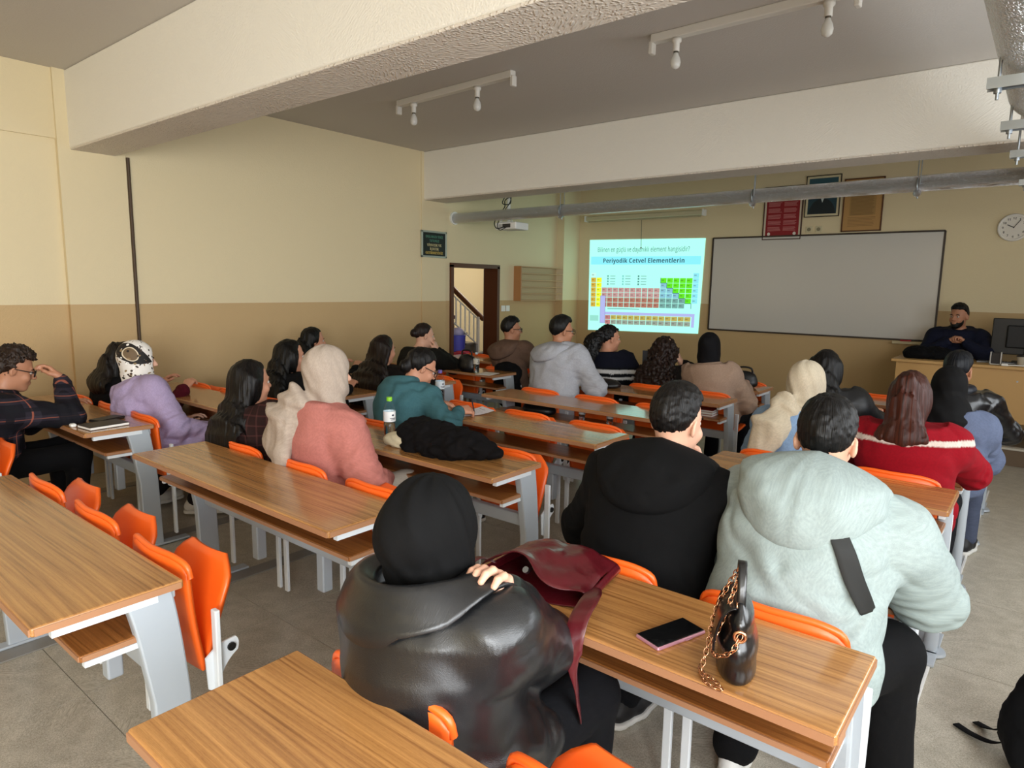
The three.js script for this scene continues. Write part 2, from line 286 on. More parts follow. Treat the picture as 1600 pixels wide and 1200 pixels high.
const panUpGeo = sheet((u, v) => { const s = (u - 0.5) * 2, round = v > 0.7 ? Math.max(0.62, Math.pow(Math.max(0, 1 - Math.pow((v - 0.7) / 0.3, 3)), 0.4)) : 1; return [s * 0.178 * (0.93 + 0.07 * Math.sin(v * 3)) * round, 0.415 + v * 0.295, -0.1 - 0.09 * v - 0.012 * s * s * v + 0.014 * Math.sin(v * 3.14)]; }, 16, 12, 0.016);
const panDownGeo = sheet((u, v) => { const s = (u - 0.5) * 2; return [s * 0.185 * (1 - 0.05 * (1 - v)), 0.425 + 0.02 * v + 0.018 * s * s - 0.02 * Math.sin(v * 3.14), -0.1 - v * (0.36 - 0.04 * panOutline(s))]; }, 16, 12, 0.016);
const bracketGeo = (() => { const s = new THREE.Shape(); s.moveTo(-0.11, 0.48); s.lineTo(-0.165, 0.485); s.quadraticCurveTo(-0.18, 0.47, -0.17, 0.44); s.quadraticCurveTo(-0.115, 0.41, -0.105, 0.33); s.lineTo(-0.075, 0.35); s.lineTo(-0.07, 0.45); s.closePath(); const g = new THREE.ExtrudeGeometry(s, { depth: 0.006, bevelEnabled: false }); g.rotateY(-Math.PI / 2); g.translate(0.003, 0, 0); return g; })();
const topCache = new Map();
function topGeo(len, key, w, t, r) { const k = len + key; if (!topCache.has(k)) topCache.set(k, box(len, t, w, 0, 0, 0, r)); return topCache.get(k); }
let grainShift = 0;
const woodVariants = [0, 1, 2, 3].map((k) => { const m = M.wood.clone(); m.map = scaled(woodMap, 1 / 1.6, 2); m.map.offset.set(k * 0.31, k * 0.23); return m; });
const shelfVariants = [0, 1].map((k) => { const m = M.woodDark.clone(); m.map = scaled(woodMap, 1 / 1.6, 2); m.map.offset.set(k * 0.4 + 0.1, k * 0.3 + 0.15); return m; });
function bench(col, row, label, opt = {}) {
  const [x0, x1, n] = COL[col], len = x1 - x0, xm = (x0 + x1) / 2, occupied = opt.occupied ?? [], z = rowZ(row);
  const o = thing('lecture_bench', label, 'bench desk', [xm, 0, z], 0, 'lecture benches in rows');
  const wm = woodVariants[grainShift++ % 4];
  const top = part('desktop', moved(topGeo(len, 't', 0.36, 0.026, 0.007), 0, TOP - 0.013, 0.18), wm, o);
  part('edge_band', [box(len - 0.01, 0.018, 0.004, 0, TOP - 0.014, 0.361), box(0.004, 0.018, 0.345, len / 2 + 0.0005, TOP - 0.014, 0.18), box(0.004, 0.018, 0.345, -len / 2 - 0.0005, TOP - 0.014, 0.18)], M.edge, top);
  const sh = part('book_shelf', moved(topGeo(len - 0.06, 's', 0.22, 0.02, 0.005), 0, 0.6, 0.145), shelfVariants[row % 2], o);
  part('edge_band', [box(len - 0.07, 0.014, 0.004, 0, 0.6, 0.256), box(0.004, 0.014, 0.21, len / 2 - 0.0295, 0.6, 0.145), box(0.004, 0.014, 0.21, -len / 2 + 0.0295, 0.6, 0.145)], M.edge, sh);
  for (const s of [-1, 1]) {
    const ex = s * (len / 2 - 0.035);
    if (opt.post && s > 0) part('round_post', roundPostGeo.map((g) => moved(g, ex, 0, 0)), M.metal, o, 'round grey post with a floor flange');
    else { const l = part('leg', legGeo, M.metal, o); l.position.set(ex, 0, 0); }
    part('desk_rail', [box(0.022, 0.022, 0.25, ex + s * 0.012, TOP - 0.037, 0.19)], M.metalWhite, o);
    part('shelf_rail', [box(0.02, 0.016, 0.17, ex - s * 0.005, 0.582, 0.16)], M.metalWhite, o);
  }
  if (n > 2) for (const px of [-0.26, 0.26]) part('stub_post', box(0.05, 0.2, 0.05, px, 0.35, 0.02, 0.008), M.metal, o);
  part('cross_beam', box(len - 0.08, 0.06, 0.035, 0, 0.45, 0.035, 0.006), M.metal, o);
  part('modesty_rail', box(len - 0.09, 0.03, 0.02, 0, 0.69, 0.015, 0.004), M.metalWhite, o);
  for (const s of [-1, 1]) part('foot_bar', box(0.06, 0.012, 0.34, s * (len / 2 - 0.035), 0.012, 0, 0.004), M.metal, o);
  for (let k = 0; k < n; k++) {
    const sx = x0 + (len / n) * (k + 0.5) - xm, b = part('backrest', backGeo, M.orange, o); b.position.x = sx;
    part('rolled_top', backLipGeo, M.orange, b);
    const p = part('seat_pan', occupied.includes(k) ? panDownGeo : panUpGeo, M.orange, o); p.position.x = sx;
    for (const s of [-1, 1]) {
      const br = part('seat_bracket', bracketGeo, M.metalWhite, o); br.position.set(sx + s * 0.21, 0, 0);
      part('pivot_bolt', rod([s * 0.006, 0.46, -0.148], [s * 0.012, 0.46, -0.148], 0.013), M.black, br);
    }
    part('seat_post', box(0.028, 0.55, 0.016, sx + 0.225, 0.325, -0.1, 0.004), M.metalWhite, o); part('seat_post', box(0.028, 0.4, 0.016, sx - 0.225, 0.25, -0.1, 0.004), M.metalWhite, o);
  }
  return o;
}
// ---------------------------------------------------------------- smooth bodies: distance fields meshed with surface nets
const smin = (a, b, k) => { const h = Math.max(k - Math.abs(a - b), 0) / k; return Math.min(a, b) - h * h * k * 0.25; };
const smax = (a, b, k) => -smin(-a, -b, k);
function sdf(k = 0.03) {
  const adds = [], cuts = [], lo = [1e9, 1e9, 1e9], hi = [-1e9, -1e9, -1e9]; let warp = null, frame = null;
  const grow = (p, r) => { [p.x, p.y, p.z].forEach((c, i) => { lo[i] = Math.min(lo[i], c - r); hi[i] = Math.max(hi[i], c + r); }); };
  const place = (p) => (frame ? p.clone().applyQuaternion(frame.q).multiplyScalar(frame.s).add(frame.p) : p);
  const api = {
    lo, hi,
    within(p, q, s = 1) { frame = p ? { p, q, s } : null; return api; },     // following shapes are given in this frame
    cap(a, b, ra, rb = ra, kk = k) {
      a = place(V(...a)); b = place(V(...b)); const s = frame?.s ?? 1; ra *= s; rb *= s; grow(a, ra); grow(b, rb);
      const dx = b.x - a.x, dy = b.y - a.y, dz = b.z - a.z, l2 = dx * dx + dy * dy + dz * dz || 1e-9;
      adds.push([(x, y, z) => { const px = x - a.x, py = y - a.y, pz = z - a.z, t = clamp((px * dx + py * dy + pz * dz) / l2, 0, 1); return Math.hypot(px - dx * t, py - dy * t, pz - dz * t) - (ra + (rb - ra) * t); }, kk]); return api;
    },
    ellFn(c, r, q) {
      const f0 = frame, C = place(V(...c)), s = f0?.s ?? 1, Q = (f0 ? f0.q.clone() : new THREE.Quaternion()); if (q) Q.multiply(q); const I = Q.clone().invert(), m = new THREE.Matrix4().makeRotationFromQuaternion(I).elements, [rx, ry, rz] = r.map((v) => v * s);
      const fn = (x, y, z) => { const px = x - C.x, py = y - C.y, pz = z - C.z, u = (m[0] * px + m[4] * py + m[8] * pz) / rx, v = (m[1] * px + m[5] * py + m[9] * pz) / ry, w = (m[2] * px + m[6] * py + m[10] * pz) / rz; const k0 = Math.hypot(u, v, w), k1 = Math.hypot(u / rx, v / ry, w / rz); return k1 < 1e-6 ? -Math.min(rx, ry, rz) : k0 * (k0 - 1) / k1; };
      return [fn, C, Math.max(rx, ry, rz)];
    },
    ell(c, r, q, kk = k) { const [fn, C, R] = api.ellFn(c, r, q); grow(C, R); adds.push([fn, kk]); return api; },
    cutEll(c, r, q, kk = 0.01) { cuts.push([api.ellFn(c, r, q)[0], kk]); return api; },
    // elliptic tube through stations {p, r, f, w, d}: r = sideways unit vector, f = forward unit vector
    band(st, kk = k) {
      for (let i = 0; i + 1 < st.length; i++) {
        const A = st[i], B = st[i + 1], a = A.p, b = B.p, d = b.clone().sub(a), l2 = d.lengthSq() || 1e-9, L = Math.sqrt(l2), n = d.clone().divideScalar(L), r = A.r.clone().add(B.r).normalize(), f = A.f.clone().add(B.f).normalize();
        grow(a, Math.max(A.w, A.d)); grow(b, Math.max(B.w, B.d));
        adds.push([(x, y, z) => {
          const px = x - a.x, py = y - a.y, pz = z - a.z, t = clamp((px * d.x + py * d.y + pz * d.z) / l2, 0, 1), vx = px - d.x * t, vy = py - d.y * t, vz = pz - d.z * t;
          const w = A.w + (B.w - A.w) * t, e = A.d + (B.d - A.d) * t, m = Math.min(w, e), u = (vx * r.x + vy * r.y + vz * r.z) / w, g = (vx * f.x + vy * f.y + vz * f.z) / e, h = (vx * n.x + vy * n.y + vz * n.z) / m;
          return (Math.hypot(u, g, h) - 1) * m;
        }, kk]);
      } return api;
    },
    cut(fn, kk = 0.01) { cuts.push([fn, kk]); return api; },
    warp(fn) { warp = fn; return api; },
    at(x, y, z) { let d = 1e3; for (let i = 0; i < adds.length; i++) { const e = adds[i], v = e[0](x, y, z); d = i ? smin(d, v, e[1]) : v; } for (let i = 0; i < cuts.length; i++) d = smax(d, -cuts[i][0](x, y, z), cuts[i][1]); return d; },
    mesh(h, o = {}) { return surfaceNets(api, warp, h, o); },
  };
  return api;
}
function surfaceNets(field, warp, h, { axis, tint, pad = 0.02 } = {}) {
  const lo = field.lo.map((v) => v - pad - 2 * h), n = field.hi.map((v, i) => Math.ceil((v + pad + 2 * h - lo[i]) / h) + 1), [nx, ny, nz] = n, val = new Float32Array(nx * ny * nz), B = 6, reach = B * h * 0.87 + 0.012;
  const live = new Uint8Array(Math.ceil(nx / B) * Math.ceil(ny / B) * Math.ceil(nz / B)); let bi = 0;
  for (let bz = 0; bz < nz; bz += B) for (let by = 0; by < ny; by += B) for (let bx = 0; bx < nx; bx += B, bi++) {
    const c = field.at(lo[0] + (bx + B / 2) * h, lo[1] + (by + B / 2) * h, lo[2] + (bz + B / 2) * h), near = Math.abs(c) < reach + 0.35 * Math.abs(c);
    live[bi] = near ? 1 : 0;
    for (let z = bz; z < Math.min(nz, bz + B); z++) for (let y = by; y < Math.min(ny, by + B); y++) for (let x = bx; x < Math.min(nx, bx + B); x++) {
      let v = c; if (near) { const X = lo[0] + x * h, Y = lo[1] + y * h, Z = lo[2] + z * h; v = field.at(X, Y, Z); if (warp && Math.abs(v) < 0.04) v += warp(X, Y, Z); }
      val[(z * ny + y) * nx + x] = v;
    }
  }
  const pos = [], idx = [], vert = new Int32Array(nx * ny * nz).fill(-1), off = [0, 1, nx, nx + 1, nx * ny, nx * ny + 1, nx * ny + nx, nx * ny + nx + 1], C = [[0, 0, 0], [1, 0, 0], [0, 1, 0], [1, 1, 0], [0, 0, 1], [1, 0, 1], [0, 1, 1], [1, 1, 1]], E = [[0, 1], [2, 3], [4, 5], [6, 7], [0, 2], [1, 3], [4, 6], [5, 7], [0, 4], [1, 5], [2, 6], [3, 7]];
  for (let z = 0; z < nz - 1; z++) for (let y = 0; y < ny - 1; y++) for (let x = 0; x < nx - 1; x++) {
    const i0 = (z * ny + y) * nx + x; let mask = 0; for (let c = 0; c < 8; c++) if (val[i0 + off[c]] < 0) mask |= 1 << c;
    if (mask === 0 || mask === 255) continue;
    let sx = 0, sy = 0, sz = 0, m = 0;
    for (const [a, b] of E) { const va = val[i0 + off[a]], vb = val[i0 + off[b]]; if ((va < 0) === (vb < 0)) continue; const t = va / (va - vb); sx += C[a][0] + (C[b][0] - C[a][0]) * t; sy += C[a][1] + (C[b][1] - C[a][1]) * t; sz += C[a][2] + (C[b][2] - C[a][2]) * t; m++; }
    vert[i0] = pos.length / 3; pos.push(lo[0] + (x + sx / m) * h, lo[1] + (y + sy / m) * h, lo[2] + (z + sz / m) * h);
  }
  const quad = (a, b, c, d, flip) => { if (a < 0 || b < 0 || c < 0 || d < 0) return; flip ? idx.push(a, c, b, a, d, c) : idx.push(a, b, c, a, c, d); };
  const sx = 1, sy = nx, sz = nx * ny;
  for (let z = 1; z < nz - 1; z++) for (let y = 1; y < ny - 1; y++) for (let x = 1; x < nx - 1; x++) {
    const i = (z * ny + y) * nx + x, s = val[i] < 0;
    if (s !== val[i + sx] < 0) quad(vert[i - sy - sz], vert[i - sz], vert[i], vert[i - sy], !s);
    if (s !== val[i + sy] < 0) quad(vert[i - sx - sz], vert[i - sx], vert[i], vert[i - sz], !s);
    if (s !== val[i + sz] < 0) quad(vert[i - sx - sy], vert[i - sy], vert[i], vert[i - sx], !s);
  }
  const g = new THREE.BufferGeometry(), count = pos.length / 3, uv = new Float32Array(count * 2), ax = axis ?? { x: (field.lo[0] + field.hi[0]) / 2, z: (field.lo[2] + field.hi[2]) / 2, yaw: 0 };
  g.setAttribute('position', new THREE.Float32BufferAttribute(pos, 3));
  for (let i = 0; i < count; i++) { const dx = pos[i * 3] - ax.x, dz = pos[i * 3 + 2] - ax.z, a = Math.atan2(dx * Math.cos(ax.yaw) - dz * Math.sin(ax.yaw), dx * Math.sin(ax.yaw) + dz * Math.cos(ax.yaw)); uv[i * 2] = a * 0.159; uv[i * 2 + 1] = pos[i * 3 + 1]; }
  g.setAttribute('uv', new THREE.BufferAttribute(uv, 2));
  if (tint) { const c = new Float32Array(count * 3); for (let i = 0; i < count; i++) { const t = tint(pos[i * 3], pos[i * 3 + 1], pos[i * 3 + 2]); c[i * 3] = t.r; c[i * 3 + 1] = t.g; c[i * 3 + 2] = t.b; } g.setAttribute('color', new THREE.BufferAttribute(c, 3)); }
  g.setIndex(idx); g.computeVertexNormals(); return g;
}
// ---------------------------------------------------------------- people
const DEG = Math.PI / 180;
const folds = (amp, seed) => (x, y, z) => { const r = 1 - Math.abs(noise3(x * 3.4 - seed + y * 2.2, y * 6.2 + x * 2.4, z * 3.4 + seed)), m = smooth(-0.2, 0.5, noise3(x * 2.5, y * 2.5 + seed, z * 2.5)); return amp * (0.55 * noise3(x * 3.2 + seed, y * 4 + seed, z * 3.2) + 0.4 * m * r * r * r * r + 0.05 * noise3(x * 12, y * 9 + seed, z * 12)); };
const fabric = (hex, rough = 0.88, ex = {}) => mat(hex, rough, { map: scaled(clothTone, 8, 5), bumpMap: scaled(clothBump, 14, 9), bumpScale: 0.0009, specularIntensity: 0.35, ...ex });
const hairMat = (hex, ex = {}) => mat(hex, 0.5, { map: scaled(hairTone, 2, 0.8), bumpMap: scaled(hairBump, 2, 0.8), bumpScale: 0.0026, specularIntensity: 0.6, ...ex });
function bend(S, T, a, b, pole) {      // elbow of a two-bone limb; returns elbow and the reachable end
  const d = T.clone().sub(S); let L = d.length(); const n = d.clone().divideScalar(L); L = clamp(L, Math.abs(a - b) + 0.02, a + b - 0.004);
  const end = S.clone().addScaledVector(n, L), c = (a * a - b * b + L * L) / (2 * L), h = Math.sqrt(Math.max(0, a * a - c * c)), p = pole.clone().addScaledVector(n, -pole.dot(n)).normalize();
  return { elbow: S.clone().addScaledVector(n, c).addScaledVector(p, h), end };
}
function handField(s, wrist, dir, palm, curl, side, spread = 1) {       // side +1 right hand, -1 left hand; palm = the way the palm faces
  const f = dir.clone().normalize(), p = palm.clone().addScaledVector(f, -palm.dot(f)).normalize(), across = new THREE.Vector3().crossVectors(f, p).multiplyScalar(side);  // towards the thumb
  const at = (a, b, c) => wrist.clone().addScaledVector(f, a).addScaledVector(across, b).addScaledVector(p, c).toArray();
  s.cap(at(-0.03, 0, 0), at(0.02, 0, 0), 0.024, 0.025, 0.02);
  const cols = [0.031, 0.0105, -0.0105, -0.030], len = [0.072, 0.08, 0.074, 0.058];
  cols.forEach((c, i) => {
    s.cap(at(0.01, c * 0.62, 0), at(0.082 - 0.006 * Math.abs(i - 1), c, -0.002), 0.0145, 0.0115, 0.014);
    let a = 0.082 - 0.006 * Math.abs(i - 1), b = c * spread, d = -0.002, ang = curl * 0.55; let prev = at(a, c, d);
    for (const [q, r0, r1] of [[0.45, 0.0098, 0.009], [0.31, 0.009, 0.0083], [0.24, 0.0083, 0.0072]]) { a += Math.cos(ang) * len[i] * q; d += Math.sin(ang) * len[i] * q; b += (spread - 1) * 0.004 * (1.5 - i); const nx = at(a, b, d); s.cap(prev, nx, r0, r1, 0.004); prev = nx; ang += curl * 0.85; }
  });
  const t0 = at(0.022, 0.024, 0.004), t1 = at(0.052, 0.049 - 0.014 * curl, 0.016 + 0.01 * curl), t2 = at(0.08, 0.055 - 0.026 * curl, 0.022 + 0.012 * curl), t3 = at(0.102, 0.052 - 0.034 * curl, 0.026 + 0.013 * curl);
  s.cap(t0, t1, 0.0155, 0.0125, 0.012); s.cap(t1, t2, 0.0118, 0.0102, 0.004); s.cap(t2, t3, 0.0102, 0.0085, 0.004);
}
function headField(s, P, Q, k = 1) {
  s.within(P, Q, k);
  s.ell([0, 0.03, 0.012], [0.073, 0.088, 0.094]).ell([0, -0.04, -0.028], [0.057, 0.076, 0.06], null, 0.03).ell([0, -0.095, -0.062], [0.024, 0.02, 0.022], null, 0.03);
  s.ell([0.036, -0.035, -0.06], [0.024, 0.022, 0.02], null, 0.02).ell([-0.036, -0.035, -0.06], [0.024, 0.022, 0.02], null, 0.02);
  s.cap([-0.03, 0.018, -0.077], [0.03, 0.018, -0.077], 0.011, 0.011, 0.018);
  s.cap([0, 0.008, -0.086], [0, -0.026, -0.107], 0.008, 0.012, 0.012).ell([0.011, -0.03, -0.096], [0.009, 0.007, 0.01], null, 0.008).ell([-0.011, -0.03, -0.096], [0.009, 0.007, 0.01], null, 0.008);
  s.ell([0, -0.058, -0.087], [0.022, 0.006, 0.009], null, 0.006).ell([0, -0.068, -0.085], [0.019, 0.007, 0.009], null, 0.006);
  for (const e of [-1, 1]) s.ell([e * 0.076, -0.008, 0.012], [0.009, 0.03, 0.018], new THREE.Quaternion().setFromEuler(new THREE.Euler(-0.2, e * 0.45, 0)), 0.006).cutEll([e * 0.085, -0.006, 0.008], [0.006, 0.017, 0.009], null, 0.004).cutEll([e * 0.032, 0.0, -0.094], [0.017, 0.011, 0.017], null, 0.012);
  return s;
}
function makePerson(sp) {
  const yaw = (sp.yaw ?? 0) * DEG, hs = sp.headScale ?? 1, size = sp.size ?? 1, fine = sp.fine ?? 0.011, seed = sp.seed ?? 1;
  const f0 = V(-Math.sin(yaw), 0, -Math.cos(yaw)), R0 = V(Math.cos(yaw), 0, -Math.sin(yaw)), P = V(sp.hip[0], sp.hip[1] ?? 0.53, sp.hip[2]), H = V(...sp.head);
  const hq = new THREE.Quaternion().setFromEuler(new THREE.Euler((sp.look?.[1] ?? 0) * DEG, (sp.look?.[0] ?? 0) * DEG, (sp.look?.[2] ?? 0) * DEG, 'YXZ'));
  const back = V(P.x - H.x, 0, P.z - H.z), N = H.clone().add(V(0, -(sp.neck ?? 0.152) * hs, 0.018).applyQuaternion(hq)).addScaledVector(back, 0.12), up = N.clone().sub(P).normalize();
  const lateral = sp.roll ? new THREE.Quaternion().setFromAxisAngle(f0, sp.roll * DEG) : null, R = R0.clone(); if (lateral) R.applyQuaternion(lateral);
  R.addScaledVector(up, -R.dot(up)).normalize(); const F = new THREE.Vector3().crossVectors(up, R).normalize();
  const ctrl = P.clone().lerp(N, 0.55).addScaledVector(F, -(sp.slouch ?? 0.05)), spine = (t) => P.clone().multiplyScalar((1 - t) * (1 - t)).addScaledVector(ctrl, 2 * t * (1 - t)).addScaledVector(N, t * t);
  const shw = (sp.shoulder ?? 0.165) * size, B = sp.bulk ?? 1, prof = [[0, 0.165, 0.12], [0.18, 0.158, 0.118], [0.42, 0.142, 0.105], [0.66, 0.156, 0.112], [0.84, 0.15, 0.096], [0.95, 0.1, 0.075], [1, 0.062, 0.058]];
  const torso = (inflate, from = 0, scale = 1) => prof.filter((q) => q[0] >= from).map(([t, w, d]) => ({ p: spine(t), r: R, f: F, w: w * size * B * scale + inflate, d: d * size * B * scale + inflate }));
  const Sh = (s) => N.clone().addScaledVector(up, -(sp.drop ?? 0.062) * size).addScaledVector(R, s * shw).addScaledVector(F, sp.roundShoulders ?? 0.02);
  const arms = {}, person = thing('person', sp.label, 'person', [P.x, 0, P.z]);
  const here = (g) => { g.translate(-P.x, 0, -P.z); return g; }, axis = (c) => ({ x: (c ?? P).x, z: (c ?? P).z, yaw: yaw });
  for (const [side, s] of [['right', 1], ['left', -1]]) {
    const a = sp[side] ?? {}, S = Sh(s), T = V(...(a.wrist ?? [P.x + s * 0.16 * R0.x + f0.x * 0.3, 0.6, P.z + s * 0.16 * R0.z + f0.z * 0.3]));
    const pole = V(...(a.pole ?? [R0.x * s * 0.7, -0.8, R0.z * s * 0.7 + 0.35])), ik = bend(S, T, 0.285 * size, 0.25 * size, pole), fdir = ik.end.clone().sub(ik.elbow).normalize();
    arms[side] = { S, E: ik.elbow, W: ik.end, s, hand: a.hand ? V(...a.hand) : fdir, palm: V(...(a.palm ?? [0, -1, 0.05])), curl: a.curl ?? 0.55, spread: a.spread ?? 1 };
  }
  // legs
  const legs = [1, -1].map((s) => {
    const l = sp.legs?.[s > 0 ? 0 : 1] ?? {}, hip = P.clone().addScaledVector(R0, s * 0.09).add(V(0, -0.02, 0)), knee = l.knee ? V(...l.knee) : hip.clone().addScaledVector(f0, 0.39 * size).addScaledVector(R0, s * (l.spread ?? 0.04)).setY(0.515), ankle = l.ankle ? V(...l.ankle) : knee.clone().addScaledVector(f0, l.fwd ?? -0.03).setY(0.085);
    return { hip, knee, ankle, toe: l.toe ? V(...l.toe) : f0.clone().applyAxisAngle(V(0, 1, 0), -s * 0.15) };
  });
  // body: one skin, fine for head and hands
  const skin = sp.skin ?? M.skin, core = sdf(0.03), inner = 0.9;
  core.band(torso(-0.012, 0, inner)); core.cap(N.clone().addScaledVector(up, -0.03).toArray(), H.clone().add(V(0, -0.05, 0.02).applyQuaternion(hq)).toArray(), 0.056, 0.05, 0.03);
  for (const a of Object.values(arms)) { core.cap(a.S.toArray(), a.E.toArray(), 0.042, 0.034, 0.03); core.cap(a.E.toArray(), a.W.toArray(), 0.034, 0.024, 0.02); }
  for (const l of legs) { core.cap(l.hip.toArray(), l.knee.toArray(), 0.068, 0.048, 0.03); core.cap(l.knee.toArray(), l.ankle.toArray(), 0.046, 0.032, 0.03); }
  const pieces = [core.mesh(0.016)], hf = headField(sdf(0.025), H, hq, hs); hf.within(null).cap(N.toArray(), H.clone().add(V(0, -0.05, 0.02).applyQuaternion(hq)).toArray(), 0.055, 0.05, 0.03);
  pieces.push(hf.mesh(sp.headCell ?? 0.0065));
  for (const a of Object.values(arms)) { const s = sdf(0.01); handField(s, a.W, a.hand, a.palm, a.curl, a.s, a.spread); pieces.push(s.mesh(sp.handCell ?? 0.005, { pad: 0.006 })); }
  const body = part('body', here(mergeGeometries(pieces)), skin, person);
  // eyes, brows
  const hm = (p) => V(...p).multiplyScalar(hs).applyQuaternion(hq).add(H).sub(V(P.x, 0, P.z));
  for (const e of [-1, 1]) {
    const eye = part('eye', new THREE.SphereGeometry(0.0105 * hs, 16, 12), M.eyeWhite, person); eye.position.copy(hm([e * 0.031, 0, -0.0755]));
    const ir = part('iris', new THREE.SphereGeometry(0.0066 * hs, 12, 8), M.iris, eye); ir.position.copy(V(0, 0, -0.0056 * hs).applyQuaternion(hq));
    part('eyebrow', tube([[e * 0.016, 0.018, -0.089], [e * 0.032, 0.0235, -0.0865], [e * 0.047, 0.018, -0.076]].map((p) => hm(p).toArray()), 0.0038 * hs, 10, 6), sp.browMat ?? M.iris, person);
  }
  // upper garment
  const G = sp.top, gs = sdf(G.k ?? 0.045), pad = G.pad ?? 0.018, sleeve = G.sleeve ?? 1;
  gs.band(torso(pad, 0)); gs.cap(Sh(1).toArray(), Sh(-1).toArray(), 0.066 * size + pad * 0.6, 0.066 * size + pad * 0.6, 0.06);
  for (const a of Object.values(arms)) {
    gs.cap(a.S.toArray(), a.E.toArray(), (0.054 + pad * 0.9) * sleeve * size, (0.045 + pad) * sleeve * size, 0.045);
    const end = a.E.clone().lerp(a.W, 0.93); gs.cap(a.E.toArray(), end.toArray(), (0.044 + pad) * sleeve * size, (0.03 + pad * 0.55) * Math.min(1.2, sleeve) * size, 0.03);
    if (G.cuff) gs.cap(a.E.clone().lerp(a.W, 0.86).toArray(), a.E.clone().lerp(a.W, 0.95).toArray(), 0.036 + pad * 0.4, 0.036 + pad * 0.4, 0.01);
  }
  if (G.skirt) for (const l of legs) gs.cap(l.hip.toArray(), l.hip.clone().lerp(l.knee, G.skirt).toArray(), 0.1, 0.09, 0.06);
  gs.cut((x, y) => y - (G.hem ?? 0.45), 0.02);
  const neckTop = N.clone().addScaledVector(up, G.neckHeight ?? 0.03);
  gs.cut((x, y, z) => { const d = (x - neckTop.x) * up.x + (y - neckTop.y) * up.y + (z - neckTop.z) * up.z; const r = Math.hypot(x - neckTop.x, y - neckTop.y, z - neckTop.z); return Math.max(-d, r - 0.16); }, 0.012);
  const broad = folds(G.fold ?? 0.012, seed), crease = G.crease ?? 0.0055, armList = Object.values(arms), waist = spine(0.12), arc = new THREE.Vector3();
  gs.warp((x, y, z) => {
    let w = broad(x, y, z); const n = noise3(x * 4.2 + seed, y * 3.1, z * 4.2), n2 = noise3(x * 7 - seed, y * 6, z * 7);
    for (const a of armList) {
      const de = Math.hypot(x - a.E.x, y - a.E.y, z - a.E.z), ds = Math.hypot(x - a.S.x, y - a.S.y, z - a.S.z), dw = Math.hypot(x - a.W.x, y - a.W.y, z - a.W.z);
      if (de < 0.24) w += crease * (1 - smooth(0.06, 0.24, de)) * Math.sin((ds - dw * 0.4) * 105 + 3.2 * n + 1.4 * n2) * (0.55 + 0.45 * n);
      if (dw < 0.13) w += crease * 0.6 * (1 - smooth(0.04, 0.13, dw)) * Math.sin(dw * 190 + 2 * n);
      if (ds < 0.26) w += crease * 0.75 * (1 - smooth(0.05, 0.26, ds)) * smooth(-0.1, 0.6, n2 + 0.25) * Math.sin((ds + (y - a.S.y) * 0.5) * 68 + 2.6 * n);
    }
    arc.set(x - waist.x, y - waist.y, z - waist.z); const h = arc.dot(up), side = arc.dot(R), low = 1 - smooth(0.02, 0.3, h);
    if (low > 0) w += crease * 0.9 * low * Math.sin(h * 62 + side * 9 * (1 + n) + 3 * n) * smooth(-0.35, 0.5, n2 + 0.15);
    w += crease * 0.8 * smooth(0.05, 0.55, noise3(x * 2.4, y * 1.9 + seed * 2, z * 2.4)) * Math.sin(h * 30 - Math.abs(side) * 46 + 3.4 * n + 1.2 * n2);
    return w;
  });
  const tintFn = G.tint ? (x, y, z) => { const v = V(x, y, z).sub(P), t = v.dot(up) / N.clone().sub(P).length(); return G.tint(t, v.dot(R), v.dot(F), y); } : null;
  const gm = G.mat; if (tintFn) gm.vertexColors = true;
  const garment = part(G.name ?? 'sweater', here(gs.mesh(fine, { axis: axis(), tint: tintFn })), gm, person, G.note);
  const ts0 = sdf(0.05); ts0.band(torso(pad, 0)); ts0.cap(Sh(1).toArray(), Sh(-1).toArray(), 0.066 * size + pad * 0.6, 0.066 * size + pad * 0.6, 0.06);
  const onTorso = (c0, dir, off, most = 0.4) => { let t = most; for (let i = 0; i < 60; i++) { const p = c0.clone().addScaledVector(dir, t), d = ts0.at(p.x, p.y, p.z); if (d < 0.0015) break; t -= d * 0.8; if (t < 0) { t = 0; break; } } return c0.clone().addScaledVector(dir, t + off); };
  const dropOn = (c0, off) => { let t = 0; for (let i = 0; i < 80; i++) { const p = c0.clone().addScaledVector(up, -t), d = ts0.at(p.x, p.y, p.z); if (d < 0.0015 || t > 0.5) break; t += d * 0.8; } return c0.clone().addScaledVector(up, -t + off); };
  const surface = (c0, dir, off = 0.004, far = 0.5) => { let t = far; for (let i = 0; i < 60; i++) { const p = c0.clone().addScaledVector(dir, t), d = gs.at(p.x, p.y, p.z); if (d < 0.0015) break; t -= d * 0.8; if (t < 0) break; } return c0.clone().addScaledVector(dir, t + off); };
  const ctx = { surface, onTorso, dropOn, P, N, H, hq, hs, up, R, F, f0, R0, spine, torso, arms, legs, person, here, axis, garment, Sh, fine, seed, yaw, size, hm };
  if (G.hood) addHood(ctx, G.hood, G.mat);
  if (G.collar) { const c = sdf(0.02), st = []; for (let i = -7; i <= 7; i++) { const a = i / 7 * 2.6, q = N.clone().addScaledVector(up, G.collar.lift ?? 0.012).addScaledVector(R, Math.sin(a) * (G.collar.r ?? 0.085)).addScaledVector(F, -Math.cos(a) * (G.collar.r ?? 0.085) * 0.85 + 0.005); st.push(q); } for (let i = 0; i + 1 < st.length; i++) c.cap(st[i].toArray(), st[i + 1].toArray(), G.collar.t ?? 0.018); part('collar', here(c.mesh(fine * 0.8)), G.collar.mat ?? G.mat, person); }
  // trousers and shoes
  const L = sp.bottom ?? { mat: M.trouser }, ts = sdf(0.04), lp = L.pad ?? 0.014;
